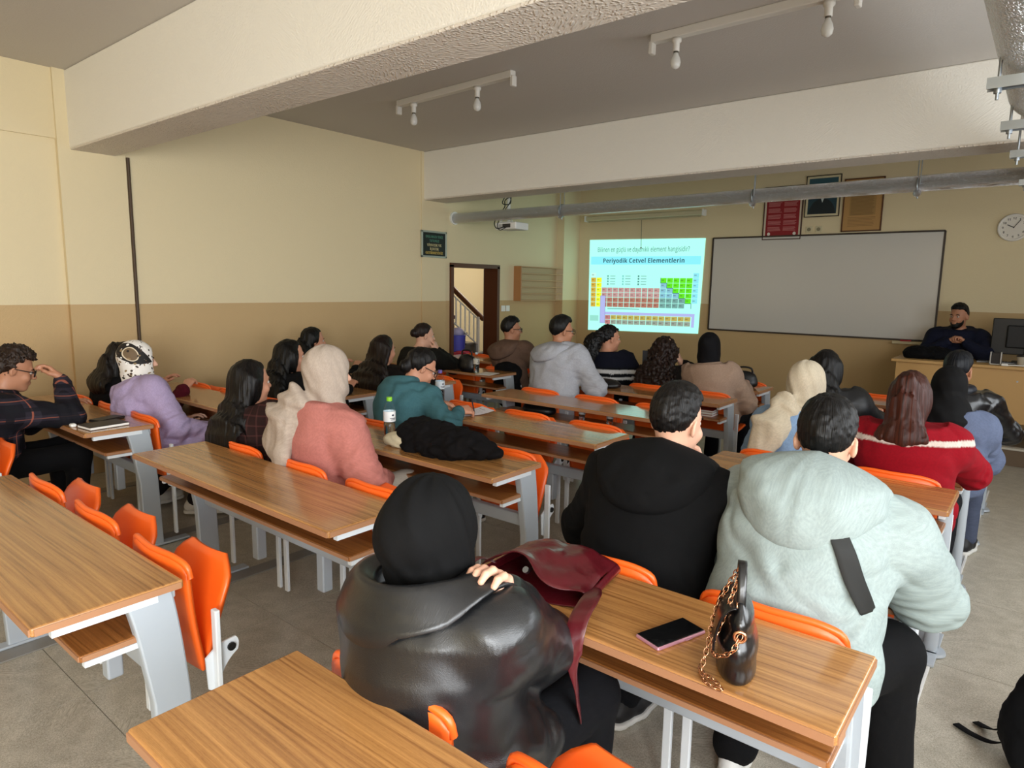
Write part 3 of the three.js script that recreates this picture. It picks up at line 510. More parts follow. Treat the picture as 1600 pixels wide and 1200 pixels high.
  ts.band(torso(0.006, 0).slice(0, 2), 0.05); ts.cap(legs[0].hip.toArray(), legs[1].hip.toArray(), 0.095, 0.095, 0.05);
  for (const l of legs) { ts.cap(l.hip.toArray(), l.knee.toArray(), 0.078 + lp, 0.058 + lp, 0.04); ts.cap(l.knee.toArray(), l.ankle.clone().add(V(0, 0.02, 0)).toArray(), 0.056 + lp, 0.042 + lp, 0.03); }
  ts.warp(folds(0.010, seed + 9)); part(L.name ?? 'trousers', here(ts.mesh(Math.max(fine, 0.012), { axis: axis() })), L.mat, person);
  for (const l of legs) {
    const s = sdf(0.02), a = l.ankle.clone().setY(0), t = l.toe.clone().setY(0).normalize(), q = (d, y) => a.clone().addScaledVector(t, d).setY(y + l.ankle.y - 0.085).toArray();
    s.cap(q(-0.045, 0.05), q(0.05, 0.048), 0.037, 0.04, 0.02).cap(q(0.05, 0.046), q(0.16, 0.04), 0.042, 0.03, 0.02).cap(q(-0.02, 0.09), q(-0.01, 0.06), 0.04, 0.04, 0.02);
    const y0 = l.ankle.y - 0.085; s.cut((x, y) => y - y0 - 0.016, 0.004);
    const shoe = part('shoe', here(s.mesh(0.008, { pad: 0.008 })), sp.shoe ?? M.shoeDark, person);
    const so = sdf(0.02); so.cap(q(-0.045, 0.014), q(0.06, 0.014), 0.042, 0.047, 0.02).cap(q(0.06, 0.014), q(0.16, 0.014), 0.047, 0.034, 0.02); so.cut((x, y) => y0 + 0.026 - y, 0.003); so.cut((x, y) => y - y0 - 0.002, 0.003);
    part('sole', here(so.mesh(0.008, { pad: 0.008 })), sp.sole ?? M.soleWhite, shoe);
  }
  if (sp.hair) addHair(ctx, sp.hair);
  if (sp.hijab) addHijab(ctx, sp.hijab);
  if (sp.beard) {
    const b = sdf(0.02), I = hq.clone().invert(), q = V(0, 0, 0); b.within(H, hq, hs); b.ell([0, -0.046, -0.026], [0.0605, 0.078, 0.062]).ell([0, -0.098, -0.062], [0.03, 0.026, 0.026], null, 0.03); b.cutEll([0, -0.063, -0.095], [0.021, 0.0095, 0.03], null, 0.004).cutEll([0, 0.0, -0.08], [0.05, 0.044, 0.06], null, 0.01); b.within(null);
    b.cut((x, y, z) => { q.set(x, y, z).sub(H).applyQuaternion(I).divideScalar(hs); return Math.min(-0.012 - q.y, 0.02 - q.z); }, 0.006); b.warp((x, y, z) => 0.0012 * noise3(x * 90, y * 90, z * 90));
    part('beard', here(b.mesh(0.0045)), C.blackHair, person);
  }
  if (sp.glasses) {
    const gl = [], r = 0.021;
    for (const e of [-1, 1]) { const ring = []; for (let i = 0; i < 12; i++) { const a = i / 12 * 2 * Math.PI; ring.push(hm([e * 0.033 + Math.cos(a) * r * 1.15, -0.002 + Math.sin(a) * r * 0.9, -0.102 + Math.abs(e * 0.033 + Math.cos(a) * r) * 0.12]).toArray()); } gl.push(tube(ring, 0.0026, 36, 6, true)); gl.push(tube([[e * 0.058, 0.004, -0.094], [e * 0.077, 0.006, -0.05], [e * 0.08, 0.008, 0.012]].map((p) => hm(p).toArray()), 0.0026, 12, 6)); }
    gl.push(tube([[-0.011, 0.002, -0.104], [0, 0.005, -0.107], [0.011, 0.002, -0.104]].map((p) => hm(p).toArray()), 0.0026, 8, 6));
    part('glasses', gl, M.black, person, 'dark rimmed glasses');
  }
  return ctx;
}
function addHood(c, o, m) {     // a hood lying folded on the back: a puffed crescent round the neck
  const span = o.span ?? 4.5, drop = o.drop ?? 0.12, puff = o.puff ?? 0.036;
  const g = sheet((u, v) => {
    const a = (u - 0.5) * span, ca = Math.max(0, Math.cos(a)), dir = c.R.clone().multiplyScalar(Math.sin(a)).addScaledVector(c.F, -Math.cos(a)), low = (o.side ?? 0.05) + drop * Math.pow(ca, o.sharp ?? 1.6);
    const lift = (o.lift ?? 0.055) - 0.025 * Math.abs(u - 0.5) * 2, h = lerp(lift, -low, v), ring = c.N.clone().addScaledVector(c.up, lift).addScaledVector(dir, 0.068), seam = o.seam ? 0.007 * Math.exp(-Math.pow((u - 0.5) / 0.006, 2)) : 0;
    const n = 0.006 * noise3(u * 7 + c.seed, v * 2.2, 1.3) + 0.005 * noise3(u * 13, v * 3 + u * 9, c.seed), off = 0.006 + puff * Math.pow(Math.sin(Math.PI * clamp(v * 0.98 + 0.02, 0, 1)), 0.6) * (0.55 + 0.45 * ca) + n * Math.sin(Math.PI * v) - seam * Math.sin(Math.PI * v);
    const s = c.onTorso(c.N.clone().addScaledVector(c.up, h), dir, off, 0.15 + 0.05 * ca), w = smooth(0, 0.35, v); return ring.addScaledVector(dir, w * 0.02).lerp(s, w).sub(V(c.P.x, 0, c.P.z)).toArray();
  }, 84, 18, 0.012);
  part('hood', g, m, c.person);
}
const hairLine = { short: (z) => (z < -0.03 ? 0.075 : z < 0.03 ? lerp(0.075, -0.012, (z + 0.03) / 0.06) : lerp(-0.012, -0.07, (z - 0.03) / 0.07)), tied: (z) => (z < -0.04 ? 0.07 : z < 0.03 ? lerp(0.07, -0.03, (z + 0.04) / 0.07) : lerp(-0.03, -0.1, (z - 0.03) / 0.05)), full: (z) => (z < -0.045 ? 0.075 : lerp(0.075, -0.2, smooth(-0.045, 0.01, z))) };
function addHair(c, o) {
  const s = sdf(o.k ?? 0.03), g = o.grow ?? 1, I = c.hq.clone().invert(), line = hairLine[o.line ?? 'short'], cell = o.cell ?? 0.0075;
  s.within(c.H, c.hq, c.hs); s.ell([0, 0.036, 0.015], [0.0762 * g, 0.09 * g, 0.0975 * g]);
  if (o.top) s.ell([0, 0.076, -0.004], [0.068, o.top + 0.031, 0.08], null, 0.03);
  if (o.sides) s.ell([0, -0.03, 0.03], [0.088 * o.sides, 0.1, 0.082], null, 0.04);
  if (o.bun) s.ell(o.bun, [0.042, 0.042, 0.04], null, 0.01);
  if (o.bob) { s.ell([0, -0.04, 0.035], [0.094, 0.115, 0.085], null, 0.04); }
  const tmp = V(0, 0, 0); s.within(null);
  s.cut((x, y, z) => { tmp.set(x, y, z).sub(c.H).applyQuaternion(I).divideScalar(c.hs); return Math.max((tmp.y - line(tmp.z)) * 0.7, -0.14 - tmp.y, tmp.z - 0.13); }, 0.018);
  if (o.long) {      // falls down the back as far as the given share of the spine
    const st = [], side = o.sideShift ?? 0; for (let i = 0; i <= 8; i++) {
      const t = i / 8, low = lerp(1.02, o.long, t), base = low > 1 ? c.N.clone().addScaledVector(c.up, (low - 1) * 0.4) : c.spine(low), depth = lerp(0.06, 0.145, smooth(0, 0.35, t)) * (o.off ?? 1);
      const p = i === 0 ? c.hm([0, 0.02, 0.045]).add(V(c.P.x, 0, c.P.z)) : base.addScaledVector(c.F, -depth).addScaledVector(c.R, side * t).addScaledVector(V(0, -1, 0), 0);
      st.push({ p, r: c.R, f: c.F, w: (o.width ?? 0.1) * lerp(0.82, 1, Math.sin(t * 2.6)) * (t > 0.75 ? lerp(1, o.tip ?? 0.7, (t - 0.75) * 4) : 1), d: 0.04 * (1 - 0.3 * t) });
    } s.band(st, 0.055);
  }
  if (o.locks) for (const e of [-1, 1]) { const a = c.hm([e * 0.075, 0.0, 0.0]).add(V(c.P.x, 0, c.P.z)), b = c.Sh(e).addScaledVector(c.R, -e * 0.06).addScaledVector(c.up, 0.05).addScaledVector(c.F, 0.04), d = b.clone().addScaledVector(c.F, 0.06).addScaledVector(c.up, -(o.locks)); s.cap(a.toArray(), b.toArray(), 0.034, 0.036, 0.05); s.cap(b.toArray(), d.toArray(), 0.036, 0.026, 0.04); }
  if (o.tail) { for (let i = 0; i + 1 < o.tail.length; i++) s.cap(o.tail[i].slice(0, 3), o.tail[i + 1].slice(0, 3), o.tail[i][3], o.tail[i + 1][3], 0.03); }
  const am = o.curl ?? 0.0034, fx = o.curlFreq ?? 27, fy = o.fall ?? 4;
  s.warp((x, y, z) => am * noise3(x * fx, y * fy + c.seed, z * fx) + am * 0.6 * noise3(x * fx * 2, y * fy * 1.6, z * fx * 2));
  part('hair', c.here(s.mesh(cell, { axis: c.axis(c.H) })), o.mat, c.person, o.note);
}
function addHijab(c, o) {
  const s = sdf(0.035), k = o.grow ?? 1, I = c.hq.clone().invert(); s.within(c.H, c.hq, c.hs);
  s.ell([0, 0.034, 0.016], [0.088 * k, 0.104 * k, 0.11 * k]).ell([0, -0.05, -0.004], [0.082 * k, 0.1, 0.092], null, 0.05); if (o.under) s.ell([0, 0.01, 0.085], [0.06, 0.06, 0.055], null, 0.05);
  s.cutEll([0, -0.012, -0.105], [0.052, 0.086, 0.062], null, 0.012); s.within(null);
  const neckLow = c.N.clone().addScaledVector(c.up, -0.02); s.cap(c.hm([0, -0.09, 0.01]).add(V(c.P.x, 0, c.P.z)).toArray(), neckLow.toArray(), 0.082, o.wrap ?? 0.095, 0.05);
  if (o.cape) { const st = [1.0, 0.9, 0.78, o.cape].map((t, i) => ({ p: c.spine(t), r: c.R, f: c.F, w: [0.1, 0.15, 0.165, 0.16][i] * (o.capeW ?? 1), d: [0.1, 0.145, 0.172, 0.178][i] })); s.band(st, 0.05); }
  for (const tl of o.tails ?? []) s.band(tl.map(([x, y, z, w, d]) => ({ p: V(x, y, z), r: c.R, f: c.F, w, d })), 0.035);
  const A = o.fold ?? 0.007;
  s.warp((x, y, z) => { const l = V(x, y, z).sub(c.H).applyQuaternion(I), a = Math.atan2(l.x, l.z), low = smooth(-0.02, -0.12, l.y); return A * (0.28 * noise3(a * 0.9, l.y * 9 + a * 2, c.seed) * (1 - low) + low * (0.5 * (1 - smooth(-0.17, -0.24, l.y)) * Math.sin(l.y * 70 + a * 3.5 + 2.2 * noise3(x * 5, y * 3, z * 5)) + 0.28 * noise3(x * 15, y * 2, z * 15))); });
  part('headscarf', c.here(s.mesh(o.cell ?? 0.008, { axis: c.axis(c.H), tint: null })), o.mat, c.person, o.note);
}
// ---------------------------------------------------------------- who sits where
M.trouser = fabric('#15161a'); M.shoeDark = mat('#17171a', 0.6); M.soleWhite = mat('#d8d6d0', 0.6);
const C = { blackHair: hairMat('#0d0a09'), darkHair: hairMat('#1a100c'), brownHair: hairMat('#3a2318'), auburn: hairMat('#4d2012'), curly: hairMat('#3b2a1f'), navyHair: hairMat('#11141c') };
const black = () => fabric('#0e0e10'), deskWrist = (x, row, dx, dz = 0.2) => [x + dx, TOP + 0.035, rowZ(row + 1) + dz], hipZ = (k, d = 0.25) => rowZ(k) - d;
const plaidMap = canvasMap(512, 512, (g, w, h) => { g.fillStyle = '#15131a'; g.fillRect(0, 0, w, h); for (let i = 0; i < 4; i++) { const p = i * 128 + 30; g.fillStyle = 'rgba(70,62,74,.35)'; g.fillRect(p, 0, 40, h); g.fillRect(0, p, w, 40); g.fillStyle = 'rgba(170,92,70,.75)'; g.fillRect(p + 18, 0, 5, h); g.fillRect(0, p + 18, w, 5); g.fillStyle = 'rgba(20,20,26,.8)'; g.fillRect(p + 70, 0, 26, h); g.fillRect(0, p + 70, w, 26); } });
const printMap = canvasMap(512, 512, (g, w, h) => {
  g.fillStyle = '#e6e0d8'; g.fillRect(0, 0, w, h); const r = mulberry(3);
  for (let i = 0; i < 5; i++) { const x = (i % 2) * 256 + (i > 1 ? 40 : 150), y = Math.floor(i / 2) * 190 + 60; g.save(); g.translate(x, y); g.rotate(i * 1.1 + 0.4); g.fillStyle = '#17110e'; g.beginPath(); g.moveTo(-150, 10); g.quadraticCurveTo(-20, -120, 130, -20); g.quadraticCurveTo(30, 110, -150, 10); g.fill(); g.fillStyle = '#d8c9ae'; g.beginPath(); g.ellipse(-4, -8, 54, 42, 0.3, 0, 7); g.fill(); g.fillStyle = '#6b563c'; g.beginPath(); g.ellipse(-4, -8, 47, 35, 0.3, 0, 7); g.fill(); g.restore(); }
  for (let i = 0; i < 240; i++) { g.fillStyle = ['#1a1310', '#8b7350', '#3b2b20', '#f2eee8'][Math.floor(r() * 4)]; g.beginPath(); g.ellipse(r() * w, r() * h, 4 + r() * 9, 3 + r() * 5, r() * 3, 0, 7); g.fill(); }
});
const wovenMap = canvasMap(256, 256, (g, w, h) => { g.fillStyle = '#2b1a18'; g.fillRect(0, 0, w, h); g.fillStyle = 'rgba(90,52,50,.5)'; for (let i = 0; i < 4; i++) { g.fillRect(i * 64 + 10, 0, 10, h); g.fillRect(0, i * 64 + 10, w, 10); } });
const leather = () => mat('#17181a', 0.36, { bumpMap: scaled(leatherBump, 9, 7), bumpScale: 0.0006, clearcoat: 0.35, clearcoatRoughness: 0.3 });

// -- left-hand block
makePerson({ label: 'person with curly brown hair and glasses in a dark checked jacket, elbow on desk', hip: [-4.58, 0.53, hipZ(0, 0.2)], head: [-4.56, 1.045, -1.13], look: [-6, -16], yaw: 0, skin: M.skinTan, seed: 3, slouch: 0.06,
  top: { name: 'jacket', mat: fabric('#ffffff', 0.8, { map: scaled(plaidMap, 2.6, 2.4) }), pad: 0.026, collar: { t: 0.02, r: 0.08, lift: 0.02 } }, bottom: { mat: black() }, hair: { mat: C.curly, curl: 0.013, curlFreq: 34, fall: 34, grow: 1.12, top: 0.034 }, glasses: true, fine: 0.01,
  right: { wrist: [-4.46, 0.985, -1.33], pole: [0.6, -1, 0.1], hand: [-0.35, 0.5, 0.35], palm: [-0.4, -0.1, 1], curl: 0.75 }, left: { wrist: [-4.7, 0.78, -1.42], pole: [-0.7, -0.6, 0.3] } });
makePerson({ label: 'person in a lilac coat and black and white printed headscarf', neck: 0.165, drop: 0.09, hip: [-4.4, 0.53, hipZ(1, 0.2)], head: [-4.6, 1.04, -1.81], look: [-14, -2], yaw: -4, skin: M.skinPale, seed: 5, slouch: 0.08, bulk: 1.0,
  top: { name: 'coat', mat: fabric('#b4a2c4'), pad: 0.028, fold: 0.016, crease: 0.007, skirt: 0.5, sleeve: 1.1 }, bottom: { mat: fabric('#2a2426') }, shoe: mat('#d9d6cf', 0.6), hijab: { mat: mat('#ffffff', 0.7, { map: (() => { const t = scaled(printMap, 1.15, 2.1); t.offset.set(0.42, 0.2); return t; })() }), grow: 1.0, fold: 0.006 }, fine: 0.01,
  right: { wrist: [-4.24, 0.58, -2.1], pole: [0.7, -0.6, 0.5], curl: 0.7 }, left: { wrist: [-4.6, 0.6, -2.1] }, legs: [{ ankle: [-4.34, 0.1, -2.02], knee: [-4.25, 0.52, -2.2], toe: [0.7, 0, -0.7] }, { ankle: [-4.72, 0.1, -1.92] }] });
makePerson({ label: 'person in a black jacket with a maroon sleeve, half hidden behind the lilac coat', hip: [-5.16, 0.53, hipZ(1, 0.22)], head: [-5.13, 1.0, -1.95], look: [-8, -4], seed: 6, slouch: 0.07,
  top: { name: 'jacket', mat: fabric('#ffffff'), pad: 0.024, tint: (t, u) => new THREE.Color(Math.abs(u) > 0.19 ? '#5c1424' : '#121012'), collar: { mat: fabric('#3a201c'), t: 0.02, r: 0.085 } }, hair: { mat: C.darkHair, line: 'full', long: 0.75, width: 0.085, off: 0.85, cell: 0.009 },
  right: { wrist: [-4.86, 0.785, -2.22], pole: [0.8, -0.7, 0], curl: 0.9 }, left: { wrist: [-5.3, 0.78, -2.25] } });
makePerson({ label: 'person all in black with long black hair between the wall and pink coat', hip: [-4.25, 0.53, hipZ(2)], head: [-4.285, 1.03, rowZ(2) - 0.27], look: [-16, -2], seed: 7,
  top: { name: 'sweater', mat: black(), pad: 0.026 }, hair: { mat: C.blackHair, line: 'full', long: 0.45, width: 0.105, sides: 1, cell: 0.008, locks: 0.16 }, right: { wrist: deskWrist(-4.2, 2, 0.1) }, left: { wrist: deskWrist(-4.2, 2, -0.2) } });
makePerson({ label: 'person with straight black hair nearest the wall, only the head showing', hip: [-5.22, 0.53, hipZ(3)], head: [-5.235, 1.04, rowZ(3) - 0.28], look: [-14, -3], seed: 8,
  top: { name: 'sweater', mat: black(), pad: 0.024 }, hair: { mat: C.blackHair, line: 'full', long: 0.6, width: 0.09, cell: 0.009 }, right: { wrist: deskWrist(-5.22, 3, 0.14) }, left: { wrist: deskWrist(-5.22, 3, -0.14) } });
makePerson({ label: 'person in dark brown with very long straight dark brown hair, seen from behind', hip: [-4.2, 0.53, hipZ(3)], head: [-4.215, 1.03, rowZ(3) - 0.25], look: [6, -2], seed: 9,
  top: { name: 'coat', mat: fabric('#17110f'), pad: 0.03 }, hair: { mat: hairMat('#20120d'), line: 'full', long: 0.12, width: 0.155, tip: 0.9, off: 1.1, cell: 0.009 }, right: { wrist: deskWrist(-4.2, 3, 0.14) }, left: { wrist: deskWrist(-4.2, 3, -0.14) } });
makePerson({ label: 'person with a low hair bun and dark coat resting a cheek on one hand', hip: [-4.74, 0.53, hipZ(4)], head: [-4.75, 1.07, rowZ(4) - 0.37], look: [-22, -6], skin: M.skinPale, seed: 10, slouch: 0.1, roundShoulders: 0.05,
  top: { name: 'coat', mat: fabric('#1b1a16'), pad: 0.034 }, hair: { mat: hairMat('#2c1d17'), bun: [0, 0.015, 0.105], cell: 0.009, line: 'tied' }, right: { wrist: [-4.66, 0.93, rowZ(4) - 0.46], pole: [0.6, -1, 0], hand: [-0.25, 0.9, 0.25], palm: [-0.8, 0.1, 0.5], curl: 1.1 }, left: { wrist: deskWrist(-4.75, 4, -0.08) } });
makePerson({ label: 'person in a brown hoodie with short black hair and glasses by the doorway', hip: [-4.2, 0.53, hipZ(5)], head: [-4.25, 1.125, rowZ(5) - 0.27], look: [-34, 0], skin: M.skinTan, seed: 11, shoulder: 0.18, slouch: 0.07, yaw: -8,
  top: { name: 'hoodie', mat: fabric('#6e5648'), pad: 0.034, fold: 0.016, hood: { drop: 0.09, puff: 0.04 } }, bottom: { mat: fabric('#5d4a3f') }, hair: { mat: C.blackHair, curl: 0.004, top: 0.034, grow: 1.03, cell: 0.009 }, glasses: true, right: { wrist: deskWrist(-4.1, 5, 0.14, 0.22) }, left: { wrist: deskWrist(-4.2, 5, -0.1) } });

// -- middle block
makePerson({ label: 'person with long straight black hair over a dark brown checked top', hip: [-3.18, 0.53, hipZ(1)], head: [-3.29, 1.03, rowZ(1) - 0.23], look: [2, -2], seed: 12,
  top: { name: 'shirt', mat: fabric('#ffffff', 0.85, { map: scaled(wovenMap, 5, 5) }), pad: 0.026 }, hair: { mat: hairMat('#120d0c'), line: 'full', long: 0.2, width: 0.12, sides: 1, tip: 0.8, sideShift: -0.05, cell: 0.0075 }, right: { wrist: deskWrist(-3.1, 1, 0.1) }, left: { wrist: deskWrist(-3.1, 1, -0.2) }, fine: 0.01 });
makePerson({ label: 'person in a pink coat and beige headscarf with its end hanging behind', neck: 0.16, drop: 0.075, hip: [-2.66, 0.53, hipZ(1, 0.24)], head: [-2.635, 1.135, rowZ(1) - 0.25], look: [-12, -2], yaw: -6, skin: M.skinPale, seed: 13, slouch: 0.07, bulk: 1.05,
  top: { name: 'coat', mat: fabric('#bd776d'), pad: 0.03, fold: 0.016, crease: 0.0075, skirt: 0.6, sleeve: 1.1, neckHeight: 0.05 }, bottom: { mat: fabric('#cfc4b4'), name: 'skirt', pad: 0.03 }, fine: 0.009,
  hijab: { mat: fabric('#b8a899', 0.9), grow: 1.03, fold: 0.016, cell: 0.007, tails: [[[-2.67, 1.0, -1.75, 0.08, 0.05], [-2.73, 0.92, -1.68, 0.085, 0.04], [-2.79, 0.79, -1.665, 0.072, 0.032]], [[-2.68, 0.94, -1.69, 0.055, 0.035], [-2.7, 0.78, -1.65, 0.055, 0.03], [-2.71, 0.64, -1.645, 0.05, 0.026]]] },
  right: { wrist: [-2.47, 0.62, -2.06], pole: [0.8, -0.6, 0.5], curl: 0.7 }, left: { wrist: [-2.78, 0.62, -2.1] }, legs: [{ knee: [-2.5, 0.53, -2.24], ankle: [-2.5, 0.085, -2.2] }, {}] });
makePerson({ label: 'person in a teal sweater with glasses bent over a sheet of paper, writing', hip: [-3.06, 0.53, hipZ(2)], head: [-3.1, 1.035, rowZ(2) - 0.45], look: [-22, -26], yaw: -8, seed: 14, slouch: 0.11, roundShoulders: 0.05, fine: 0.009,
  top: { name: 'sweater', mat: fabric('#456f76'), pad: 0.026, fold: 0.014, crease: 0.007, neckHeight: 0.07, collar: { t: 0.015, r: 0.064, lift: 0.055 } }, bottom: { mat: black() }, hair: { mat: hairMat('#171312'), bun: [0, -0.03, 0.1], line: 'tied', cell: 0.0075, grow: 1.05, curl: 0.005 }, glasses: true,
  right: { wrist: [-2.83, 0.785, -2.98], pole: [0.9, -0.6, 0.5], hand: [0.25, -0.05, -0.9], palm: [-0.5, -0.9, 0], curl: 0.95 }, left: { wrist: [-3.12, 0.785, -3.06], pole: [-0.8, -0.5, 0.3], hand: [0.8, 0, -0.5] } });
makePerson({ label: 'person in a light grey hoodie with short black hair leaning on the desk', hip: [-3.08, 0.53, hipZ(4)], head: [-3.135, 1.2, rowZ(4) - 0.39], look: [-26, -2], skin: M.skinTan, seed: 15, shoulder: 0.185, size: 1.06, bulk: 1.1, slouch: 0.06, yaw: -10,
  top: { name: 'hoodie', mat: fabric('#b3b5bc'), pad: 0.036, fold: 0.016, hood: { drop: 0.07, puff: 0.03 } }, hair: { mat: C.blackHair, cell: 0.0085, grow: 1.03, top: 0.03 }, glasses: true, right: { wrist: deskWrist(-3.03, 4, 0.12, 0.28), pole: [0.7, -0.7, 0.2] }, left: { wrist: deskWrist(-3.1, 4, -0.12) } });
makePerson({ label: 'person in a navy sweater with white stripes and a curly black ponytail', hip: [-3.08, 0.53, hipZ(5)], head: [-3.12, 1.1, rowZ(5) - 0.3], look: [-30, -2], seed: 16, bulk: 1.12, shoulder: 0.18, slouch: 0.07,
  top: { name: 'sweater', mat: fabric('#ffffff'), pad: 0.032, tint: (t, u, f, y) => new THREE.Color((y > 0.805 && y < 0.84) || (y > 0.75 && y < 0.782) ? '#d5d3d0' : y < 0.86 ? '#0b0c10' : '#0f1120') },
  hair: { mat: C.blackHair, cell: 0.0085, curl: 0.01, curlFreq: 40, fall: 36, grow: 1.05, tail: [[-3.16, 1.14, rowZ(5) - 0.2, 0.05], [-3.2, 1.07, rowZ(5) - 0.15, 0.075], [-3.2, 0.96, rowZ(5) - 0.13, 0.07], [-3.19, 0.88, rowZ(5) - 0.14, 0.045]] }, right: { wrist: deskWrist(-3.0, 5, 0.12, 0.28), pole: [0.7, -0.7, 0.2] }, left: { wrist: deskWrist(-3.1, 5, -0.1) } });
makePerson({ label: 'person with long wavy brown hair covering the back', hip: [-2.55, 0.53, hipZ(5)], head: [-2.55, 1.035, rowZ(5) - 0.28], look: [-8, -3], seed: 17, skin: M.skinPale,
  top: { name: 'sweater', mat: fabric('#1a1512'), pad: 0.026 }, hair: { mat: hairMat('#2c1a13'), line: 'full', long: 0.22, width: 0.13, tip: 0.9, sides: 1.05, curl: 0.012, curlFreq: 22, fall: 20, cell: 0.0085, locks: 0.14 }, right: { wrist: [-2.44, 0.93, rowZ(5) - 0.36], pole: [0.7, -1, 0], hand: [-0.3, 0.9, 0.1], palm: [-0.8, 0, 0.3], curl: 1 }, left: { wrist: deskWrist(-2.55, 5, -0.12) } });
makePerson({ label: 'person in a beige fleece coat and black headscarf, front row of the middle block', hip: [-2.1, 0.53, hipZ(5)], head: [-2.165, 1.08, rowZ(5) - 0.29], look: [4, -3], seed: 18, bulk: 1.0,
  top: { name: 'coat', mat: fabric('#b39783', 0.95), pad: 0.038, fold: 0.012, skirt: 0.3, collar: { t: 0.024, r: 0.095 } }, hijab: { mat: fabric('#0d0c10', 0.75), grow: 0.98, cell: 0.0085 }, shoe: mat('#c9ccd0', 0.3, { metalness: 0.7 }), right: { wrist: deskWrist(-2.05, 5, 0.1, 0.26), pole: [0.5, -0.9, 0.1] }, left: { wrist: deskWrist(-2.1, 5, -0.12) } });

// -- right-hand block
const leatherPerson = makePerson({ label: 'person in a black leather coat and black headscarf in the foreground, fingers at the collar', neck: 0.13, drop: 0.06, hip: [-0.965, 0.51, hipZ(0, 0.2)], head: [-1.015, 1.01, -0.985], look: [4, -4], seed: 19, fine: 0.0075, bulk: 1.1, shoulder: 0.175, slouch: 0.06, headCell: 0.006, handCell: 0.0032, skin: M.skinPale,
  top: { name: 'leather_coat', mat: leather(), pad: 0.036, fold: 0.018, sleeve: 1.12, skirt: 0.4, neckHeight: -0.01 }, hijab: { mat: fabric('#0b0b0c', 0.8), grow: 1.05, cell: 0.006, fold: 0.016, under: true, wrap: 0.105 },
  right: { wrist: [-0.866, 0.888, -1.055], pole: [0.3, -1, 0.2], hand: [0.1, 0.86, 0.5], palm: [0.05, -0.55, 0.8], curl: 0.72, spread: 1.15 }, left: { wrist: [-1.12, 0.7, -1.36], pole: [-0.9, -0.6, 0.2] } });
{ // wide leather collar lying over the shoulders
  const c = leatherPerson; part('wide_collar', sheet((u, v) => { const a = (u - 0.5) * 4.3, dir = c.R.clone().multiplyScalar(Math.sin(a)).addScaledVector(c.F, -Math.cos(a) * 0.92), point = Math.pow(Math.abs(u - 0.5) * 2, 6), rad = lerp(0.108, 0.2 + 0.02 * point, v), stand = 0.045 * (1 - smooth(0, 0.3, v)), q = c.N.clone().addScaledVector(dir, rad).addScaledVector(c.up, 0.25), d = c.dropOn(q, 0.012 + 0.008 * v), inner = c.N.clone().addScaledVector(c.up, 0.05).addScaledVector(dir, rad); return inner.lerp(d, smooth(0.0, 0.45, v)).addScaledVector(c.up, stand * 0.3).sub(V(c.P.x, 0, c.P.z)).toArray(); }, 60, 14, 0.008), leather(), c.person, 'wide stitched leather collar');
}
makePerson({ label: 'person in a black hoodie with short dark hair resting the chin on a hand', hip: [-0.96, 0.53, hipZ(1)], head: [-0.935, 1.12, rowZ(1) - 0.41], look: [-10, -6], seed: 20, fine: 0.0085, size: 1.05, bulk: 1.12, shoulder: 0.19, slouch: 0.05, headCell: 0.005, handCell: 0.0036, skin: M.skinPale,
  top: { name: 'hoodie', mat: fabric('#0c0c0d', 0.92), pad: 0.034, fold: 0.012, hood: { drop: 0.085, puff: 0.034, lift: 0.095 } }, hair: { mat: hairMat('#14100e'), cell: 0.0055, curl: 0.003, curlFreq: 50, fall: 45, grow: 1.02, top: 0.032 }, sole: M.soleWhite,
  right: { wrist: [-0.88, 0.945, rowZ(1) - 0.5], pole: [0.7, -1, -0.25], hand: [-0.4, 0.75, 0.1], palm: [-0.5, 0.4, 0.6], curl: 1.1 }, left: { wrist: deskWrist(-1.0, 1, -0.1, 0.26), pole: [-0.8, -0.6, 0.3] }, legs: [{ ankle: [-1.06, 0.085, -2.0], knee: [-0.93, 0.52, -2.28] }, { ankle: [-1.17, 0.085, -2.02], knee: [-1.09, 0.52, -2.28], toe: [-0.3, 0, -1] }] });
const mint = makePerson({ label: 'person in a pale mint hoodie with a black strap across the back', hip: [-0.5, 0.53, hipZ(1, 0.22)], head: [-0.478, 1.125, rowZ(1) - 0.44], look: [4, -8], seed: 21, fine: 0.0075, size: 1.05, bulk: 1.1, shoulder: 0.185, slouch: 0.08, headCell: 0.005, handCell: 0.0036, skin: M.skinPale, roundShoulders: 0.05,
  top: { name: 'hoodie', mat: fabric('#a6b4b2', 0.92), pad: 0.044, fold: 0.02, sleeve: 1.12, hood: { drop: 0.135, puff: 0.045, seam: true, sharp: 1.5, lift: 0.115, side: 0.03 } }, bottom: { mat: black(), pad: 0.03 }, shoe: mat('#d9d9d6', 0.5), hair: { mat: C.blackHair, cell: 0.0055, curl: 0.003, curlFreq: 45, fall: 35, grow: 1.03, top: 0.034 },
  right: { wrist: [-0.4, 0.785, rowZ(2) + 0.1], pole: [0.75, -0.7, 0.1], hand: [-0.9, 0, -0.3] }, left: { wrist: [-0.6, 0.785, rowZ(2) + 0.08], pole: [-0.75, -0.7, 0.1], hand: [0.9, 0, -0.3] }, legs: [{ knee: [-0.27, 0.52, -2.1], ankle: [-0.25, 0.085, -2.13], toe: [0.2, 0, -1] }, { ankle: [-0.66, 0.085, -2.0], knee: [-0.62, 0.52, -2.25] }] });
